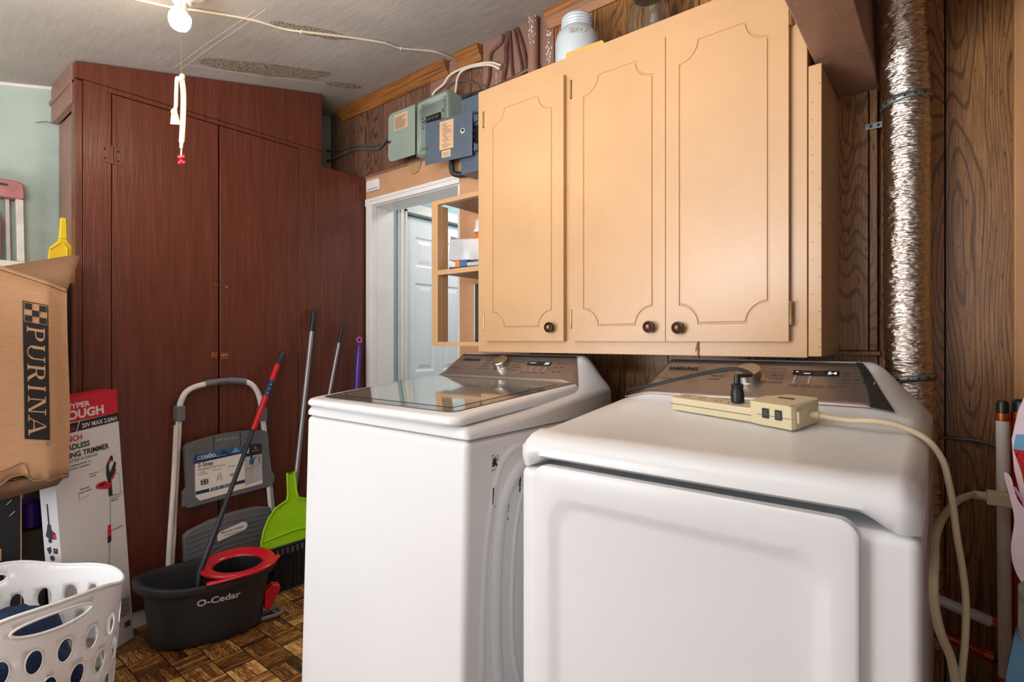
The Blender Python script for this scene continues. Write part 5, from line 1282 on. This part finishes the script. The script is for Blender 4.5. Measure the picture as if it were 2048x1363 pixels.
# ------------------------------------------------------------------ cardboard carton
cb = thing('cardboard_box', (-2.35, .25, .69), 'big open brown cardboard box with black side lettering stacked on a black carton', 'box')
CA = V((-2.205, .449, 0)); lf = V((.015, -1, 0)).normalized()
Fc = Fr((-2.205, .449, 0), (0, 1, 0), (0, 0, 1))     # a = Y - .449, b = z ; +n faces +X
Fc.n = V((1, 0, 0))
def cz_top(a): return 1.300 - .34 * a          # upper fold rises to the left
def cz_bot(a): return .702 - .06 * a + .003 * math.sin(a * 160) + .026 * math.exp(-((a + .125) / .028) ** 2)
b = MB(); us = [-i * .0075 for i in range(58)]; vv = [i / 14 for i in range(15)]
def cf(u, v):
    z_ = cz_bot(u) + (cz_top(u) - cz_bot(u)) * v
    e = smooth01((u + .06) / .06)
    return V((-2.205 - .022 * e + .006 * noise.noise(V((u * 6, v * 3, 1))) , .449 + u + .004 * math.sin(v * 5) * (1 if u > -.05 else 0), z_))
b.grid(cf, us, vv, CARD); b.build('front_panel', cb, solid=.004)
bl = V((-2.42, .318, 0)); 
b = MB().grid(lambda u, v: cf(0, v).lerp(V((-2.44, .30, cz_bot(0) + .02 + (.57) * v)), u), [i / 6 for i in range(7)], vv, CARD); b.build('side_panel', cb, solid=.004)
b = MB().add([(-2.44, .30, .72), (-2.43, .02, .72), (-2.43, .02, 1.35), (-2.44, .30, 1.31)], [(0, 1, 2, 3)], CARD_IN).add([(-2.22, .03, .73), (-2.43, .02, .72), (-2.43, .02, 1.35), (-2.22, .03, 1.42)], [(0, 1, 2, 3)], CARD); b.build('back_panel', cb, solid=.004)
b = MB().add([(-2.22, .435, .715), (-2.21, .05, .745), (-2.43, .03, .72), (-2.44, .30, .715)], [(0, 1, 2, 3)], CARD_IN); b.build('bottom_panel', cb, solid=.004)
# raised inner flap at the back right
b = MB().add([cf(0, 1) + V((-.01, -.004, -.005)), V((-2.30, .490, 1.442)), V((-2.33, .36, 1.40)), V((-2.36, .27, 1.36)), V((-2.30, .32, 1.34))], [(0, 1, 2, 3, 4)], CARD_IN)
b = MB().sheet([(0, 0), (.05, .14), (.03, .142), (-.17, .075), (-.20, .05), (-.06, .0)], [], lambda u, v: V((-2.245 - .05 * (v / .14) , .444 + u, 1.292 + v)), CARD_IN); b.build('inner_flap', cb, solid=.004)
b = MB().grid(lambda u, v: cf(u, 1) + V((-.035 * v, 0, .012 * math.sin(v * PI) + .004)), us, [0, .25, .5, .75, 1], CARD); b.build('folded_flap', cb, solid=.003)
# torn bottom flap tucked under
tear = [(-.0, .0)]; r = random.Random(77)
pts = [(0, .0)]
for i in range(1, 30): pts.append((-i * .015, .004 * r.uniform(-1, 1)))
lowp = [(-.435, -.085), (-.25, -.075), (-.14, -.062), (-.08, -.048), (-.025, -.034), (-.014, -.012)]
b = MB().sheet(pts + lowp, [], lambda u, v: V((-2.216 - .9 * abs(v), .449 + u, .704 - .06 * u + .004 + v)), CARD_IN); b.build('bottom_flap', cb, solid=.004)
b = MB().tube(catmull([cf(-.10, .012), cf(-.115, .06) + V((.003, 0, 0)), cf(-.15, .052) + V((.003, 0, 0)), cf(-.19, .05) + V((.003, 0, 0))], 6), .0012, CARD_IN, 5); b.tube([cf(u_, 0) + V((.001, 0, .0004)) for u_ in us[:50]], .0024, CARD_IN, 5); b.build('torn_edge', cb)
# lettering band, drawn on the bulging front face
ov = lambda a, h, d=.003: (lambda p: p + V((d, 0, 0)))(cf(a, (h - cz_bot(a)) / (cz_top(a) - cz_bot(a))))
def bx_map(u, v, d=.003): return ov(-.116 + u + (v) * .012, 1.268 - v - u * .2, d)    # u: across the band, v: down
b = MB()
def quads(u0, u1, v0, v1, m, d):
    nu, nv = max(1, int((u1 - u0) / .012)), max(1, int((v1 - v0) / .012))
    b.grid(lambda u, v: bx_map(u, v, d), [u0 + (u1 - u0) * i / nu for i in range(nu + 1)], [v0 + (v1 - v0) * i / nv for i in range(nv + 1)], m)
quads(0, .060, .066, .425, INK, .0025)
fr_ = .0025
for (u0, u1, v0, v1) in ((0, .06, 0, fr_), (0, .06, .066 - fr_, .066), (0, fr_, 0, .066), (.06 - fr_, .06, 0, .066)): quads(u0, u1, v0, v1, INK, .0026)
for i in range(3):
    for j in range(3):
        if (i + j) % 2 == 0: quads(.0045 + i * .017, .0045 + (i + 1) * .017, .0055 + j * .0185, .0055 + (j + 1) * .0185, INK, .0026)
# slab-serif letters; x runs down the band, y (letter height) runs across it
def letter(ch, v0, wv):
    S_ = []                     # strokes as quads in a unit cell (x 0..1, y 0..1)
    def rc(x0, x1, y0, y1): S_.append([(x0, y0), (x1, y0), (x1, y1), (x0, y1)])
    def ser(x, y): rc(x - .16, x + .16, y - .03, y + .03)
    def bow(cx, cy, rx, ry, a0, a1, t0=.06, t1=.18, n=10):
        o = []; q = []
        for i in range(n + 1):
            a = math.radians(a0 + (a1 - a0) * i / n); k = t0 + (t1 - t0) * abs(math.cos(a))
            o.append((cx + rx * math.cos(a), cy + ry * math.sin(a))); q.append((cx + (rx - k) * math.cos(a), cy + (ry - t0) * math.sin(a)))
        for i in range(n): S_.append([o[i], o[i + 1], q[i + 1], q[i]])
    if ch in 'PR':
        rc(.16, .32, 0, 1); ser(.24, .03); ser(.22, .97); rc(.2, .55, .94, 1); rc(.2, .55, .46, .52); bow(.52, .73, .36, .27, 90, -90)
        if ch == 'R': S_.append([(.48, .5), (.66, .5), (1.0, 0), (.80, 0)]); rc(.82, 1.05, 0, .06)
    if ch == 'U':
        rc(.12, .28, .3, 1); rc(.78, .85, .3, 1); ser(.2, .97); ser(.81, .97); bow(.48, .32, .37, .32, 180, 360, .06, .11)
    if ch == 'I': rc(.42, .58, 0, 1); ser(.5, .03); ser(.5, .97)
    if ch == 'N': rc(.14, .2, 0, 1); rc(.80, .86, 0, 1); S_.append([(.12, 1), (.30, 1), (.86, 0), (.72, 0)]); ser(.17, .03); ser(.15, .97); ser(.83, .97)
    if ch == 'A': S_.append([(.47, 1), (.56, 1), (.94, 0), (.76, 0)]); S_.append([(.45, .96), (.50, 1), (.14, 0), (.08, 0)]); rc(.26, .74, .28, .34); ser(.12, .03); ser(.86, .03)
    for q in S_: b.add([bx_map(.009 + y * .042, v0 + x * wv, .0034) for x, y in q], [(0, 1, 2, 3)], CARD)
for ch, v0, wv in (('P', .072, .052), ('U', .127, .058), ('R', .188, .055), ('I', .240, .05), ('N', .290, .058), ('A', .352, .060)): letter(ch, v0, wv)
tb_ = [bx_map(.055 + .005 * math.cos(t), .437 + .005 * math.sin(t), .003) for t in [2 * PI * i / 14 for i in range(14)]]
b.tube(tb_, .0006, INK, 4, closed=True)
b.build('printed_lettering', cb)

bx = thing('black_carton', (-2.66, .2, 0), 'black carton with white scratches under the cardboard box', 'box')
b = MB().box(-2.76, -2.492, -.05, .374, 0, .618, BROWNBOX); b.build('carton', bx, bevel=.002)
b = MB().box(-2.493, -2.4905, .3715, .3745, .0, .618, CARD)
for y, z in ((.335, .585), (.343, .545)): b.tube([(-2.4912, y, z), (-2.4912, y + .014, z + .014)], .0009, WHITEMARK, 4)
b.box(-2.4917, -2.4910, .20, .323, .40, .44, CARD); b.text('b', Fr((-2.491, .33, .315), (0, 1, 0), (0, 0, 1)), 0, 0, .05, CARD, .025, .03, .0006)
b.build('printed_edge', bx)
b = MB().box(-2.77, -2.60, .379, .458, 0, .45, OLIVE)
tag(b.build('wooden_crate', bevel=.004), 'worn olive-brown crate between the black carton and the trimmer carton', 'crate')
pu = MB().lathe([(.04, 0), (.052, .006), (.054, .07), (.046, .095), (.02, .105), (0, .106)], (-2.60 - .07, .418, .4505), PURPLE, (0, 0, 1), 24, (1, .75))
tag(pu.build('purple_container'), 'glossy purple plastic container standing on the olive-brown crate', 'container')
b = MB().box(-2.76, -2.56, .02, .365, .619, 1.18, BROWNBOX)
tag(b.build('storage_bin', bevel=.01), 'dark storage bin standing on the black carton behind the cardboard box', 'bin')
b = MB().box(-2.72, -2.555, .462, .538, 0, 1.36, BLACK)
tag(b.build('dark_case', bevel=.01), 'tall dark case in the corner between the left wall and the closet', 'case')

# yellow dustpan
yd = thing('yellow_dustpan', (-2.575, .50, 1.36), 'yellow plastic dustpan standing handle-up beside the closet corner', 'dustpan')
YF = Fr((-2.575, .502, 1.361), (0, 1, 0), (-.02, .02, 1))
b = MB().fprism(YF, [(-.041, 0), (-.041, .10), (-.037, .128), (-.012, .158), (-.010, .172), (.014, .172), (.016, .158), (.028, .140), (.031, .125), (.031, 0)], -.012, .0, YELLOW); b.build('pan', yd, bevel=.003)
b = MB().fprism(YF, [(-.010, .165), (-.006, .245), (.012, .245), (.014, .165)], -.013, .005, YELLOW); b.build('handle', yd, bevel=.004)
b = MB().tube([YF(-.038, .120, .001), YF(-.004, .152, .002), YF(.012, .13, .005), YF(.014, .02, .003)], .003, YELLOW, 6); b.build('rim', yd)
# step ladder at the left wall
ld = thing('step_ladder', (-2.8, .36, 0), 'old step ladder with red top step and chipped white rails against the sage green wall', 'ladder')
b = MB().prism([(-2.78, .1, 1.690), (-2.78, .422, 1.690), (-2.78, .428, 1.700), (-2.78, .424, 1.752), (-2.78, .40, 1.758), (-2.78, .1, 1.755)], (-.06, 0, 0), REDPAINT); o = b.build('top_step', ld, bevel=.006)
MB().box(-2.7805, -2.778, .30, .378, 1.733, 1.741, BLACK).build('slot', o)
for (y0, y1, x_) in ((.402, .424, -2.785), (.375, .388, -2.815), (.10, .12, -2.785)): MB().prism([(x_, y0, 1.69), (x_, y1, 1.69), (x_, y1 + .03, 0), (x_, y0 + .03, 0)], (-.02, 0, 0), CHIPWHITE).build('rail', ld, bevel=.002)
b = MB().box(-2.81, -2.775, .12, .43, 1.425, 1.450, CHIPWHITE); b.build('step', ld, bevel=.003)
b = MB().prism([(-2.772, .15, 1.45), (-2.772, .352, 1.452), (-2.772, .360, 1.47), (-2.772, .360, 1.60), (-2.772, .345, 1.65), (-2.772, .32, 1.67), (-2.772, .15, 1.672)], (-.02, 0, 0), pm('rose_tread', (168, 92, 98), .5, bump=(120, .8))); b.build('tread_panel', ld, bevel=.006)
# wall wires
cable('loose_wire', [(-2.846, .47, 2.02), (-2.79, .49, 2.015), (-2.72, .50, 1.995)], .0012, RUBBER, 'thin dark wire stub on the sage wall by the closet top', cat='wire')

# ------------------------------------------------------------------ laundry basket with towels
bkc = V((-2.07, .285, 0))
lb = thing('laundry_basket', bkc, 'white plastic laundry basket with oval cut-outs and towels inside', 'laundry basket')
HA = math.radians(14)
def brad(t, z):
    hx = .203 + .032 * (z / .42); hy = .230 + .032 * (z / .42)
    c_, s_ = math.cos(t), math.sin(t); n_ = 2.2
    return 1 / ((abs(c_) / hx) ** n_ + (abs(s_) / hy) ** n_) ** (1 / n_)
def rim_h(t):
    a = (t - HA + PI) % (2 * PI) - PI; a2 = (t - HA) % (2 * PI) - PI
    return .404 + .045 * math.exp(-(a / .75) ** 4) + .042 * math.exp(-(a2 / .75) ** 4)
SC_ = .236
NT_ = 120
ncol = 22
def el(cx, cy, rx, ry, rot=0, n=20):
    o = []
    for i in range(n):
        a = 2 * PI * i / n; x = rx * math.cos(a); y = ry * math.sin(a); o.append((cx + x * math.cos(rot) - y * math.sin(rot), cy + x * math.sin(rot) + y * math.cos(rot)))
    return o
# seam lies at angle 0, inside the near handle: rotate the whole parameterisation by 90 degrees
ROT = PI / 2
outer = [(i / NT_ * 2 * PI * SC_, .012) for i in range(NT_ + 1)] + [(i / NT_ * 2 * PI * SC_, rim_h(i / NT_ * 2 * PI - ROT)) for i in range(NT_, -1, -1)]
def basket_map(u, v):
    t = u / SC_ - ROT; R = brad(t, v); return bkc + V((R * math.cos(t), R * math.sin(t), v))
hh = []
for hc in (HA, HA + PI):
    cx = ((hc + ROT) % (2 * PI)) * SC_; hh.append(el(cx, .402, .088, .022, 0, 36))
holes = []
for row, hz in enumerate((.310, .222, .134, .052)):
    for k in range(ncol):
        cx = ((k + .5 * (row % 2 == 0) + .25) / ncol) % 1 * 2 * PI * SC_
        if cx < .026 or cx > 2 * PI * SC_ - .026: continue
        holes.append(el(cx, hz, .0185, .032 if hz > .1 else .026, -.05))
b = MB().sheet(outer, holes + hh, basket_map, BASKET, (.018, .02)); b.build('wall', lb, solid=.003, angle=60)
b = MB(); N = 140
b.tube([basket_map(i / N * 2 * PI * SC_, rim_h(i / N * 2 * PI - ROT)) for i in range(N)], .0045, BASKET, 8, closed=True)
for h in hh: b.tube([basket_map(u, v) for u, v in h], .0038, BASKET, 8, closed=True)
for h in holes: b.tube([basket_map(u, v) for u, v in h], .0016, BASKET, 5, closed=True)
b.build('rim', lb)
b = MB(); b.poly([bkc + V((brad(t, 0) * math.cos(t), brad(t, 0) * math.sin(t), .012)) for t in [2 * PI * i / 60 for i in range(60)]], BASKET); b.build('bottom', lb, solid=.004)
b = MB(); hcx = ((HA + PI + ROT) % (2 * PI)) * SC_
def stick(u, v, d=.004):
    p = basket_map(u, v); c_ = bkc + V((0, 0, v)); return p + (c_ - p).normalized() * d
lbls = [(hcx - .02 + .05 * math.cos(a), .348 + .024 * math.sin(a)) for a in [2 * PI * i / 24 for i in range(24)]]
b.add([stick(u, v) for u, v in lbls], [tuple(range(24))], PAPERW)
vs, fs = text_mesh('miCasa', .02); x_0 = min(v.x for v in vs); x_1 = max(v.x for v in vs)
b.add([stick(hcx + .02 - (v.x - x_0) / (x_1 - x_0) * .075, .347 + v.y * .020, .0055) for v in vs], fs, INK)
b.build('brand_sticker', lb)
# towels
def towel(name, c, rx, ry, h, seed, label):
    b = MB(); us = [2 * PI * i / 48 for i in range(48)]; vv = [i / 16 for i in range(17)]
    def fn(t, v):
        a = v * PI / 2; k = 1 + .16 * noise.noise(V((math.cos(t) * 1.5, math.sin(t) * 1.5, seed + v * 2))); rr = math.cos(a) ** .45 if v < 1 else 0
        fold = .022 * math.sin(4 * t + 9 * v + seed) * (1 - v) + .016 * noise.noise(V((math.cos(t) * 4 * rr, math.sin(t) * 4 * rr, seed)))
        return V((c[0] + rx * k * rr * math.cos(t), c[1] + ry * k * rr * math.sin(t), c[2] + h * math.sin(a) ** .8 + fold * 1.4 * (rr > .01)))
    b.grid(fn, us, vv, TOWEL, True)
    tag(b.build(name, sub=1), label, 'towel', 'navy towels in the laundry basket')
towel('navy_towel', (-2.155, .275, .02), .10, .165, .325, 2.0, 'crumpled navy blue towel heaped at the back of the laundry basket')
towel('navy_towel', (-1.98, .29, .02), .088, .165, .275, 6.0, 'navy blue towel pressed against the near side of the laundry basket')
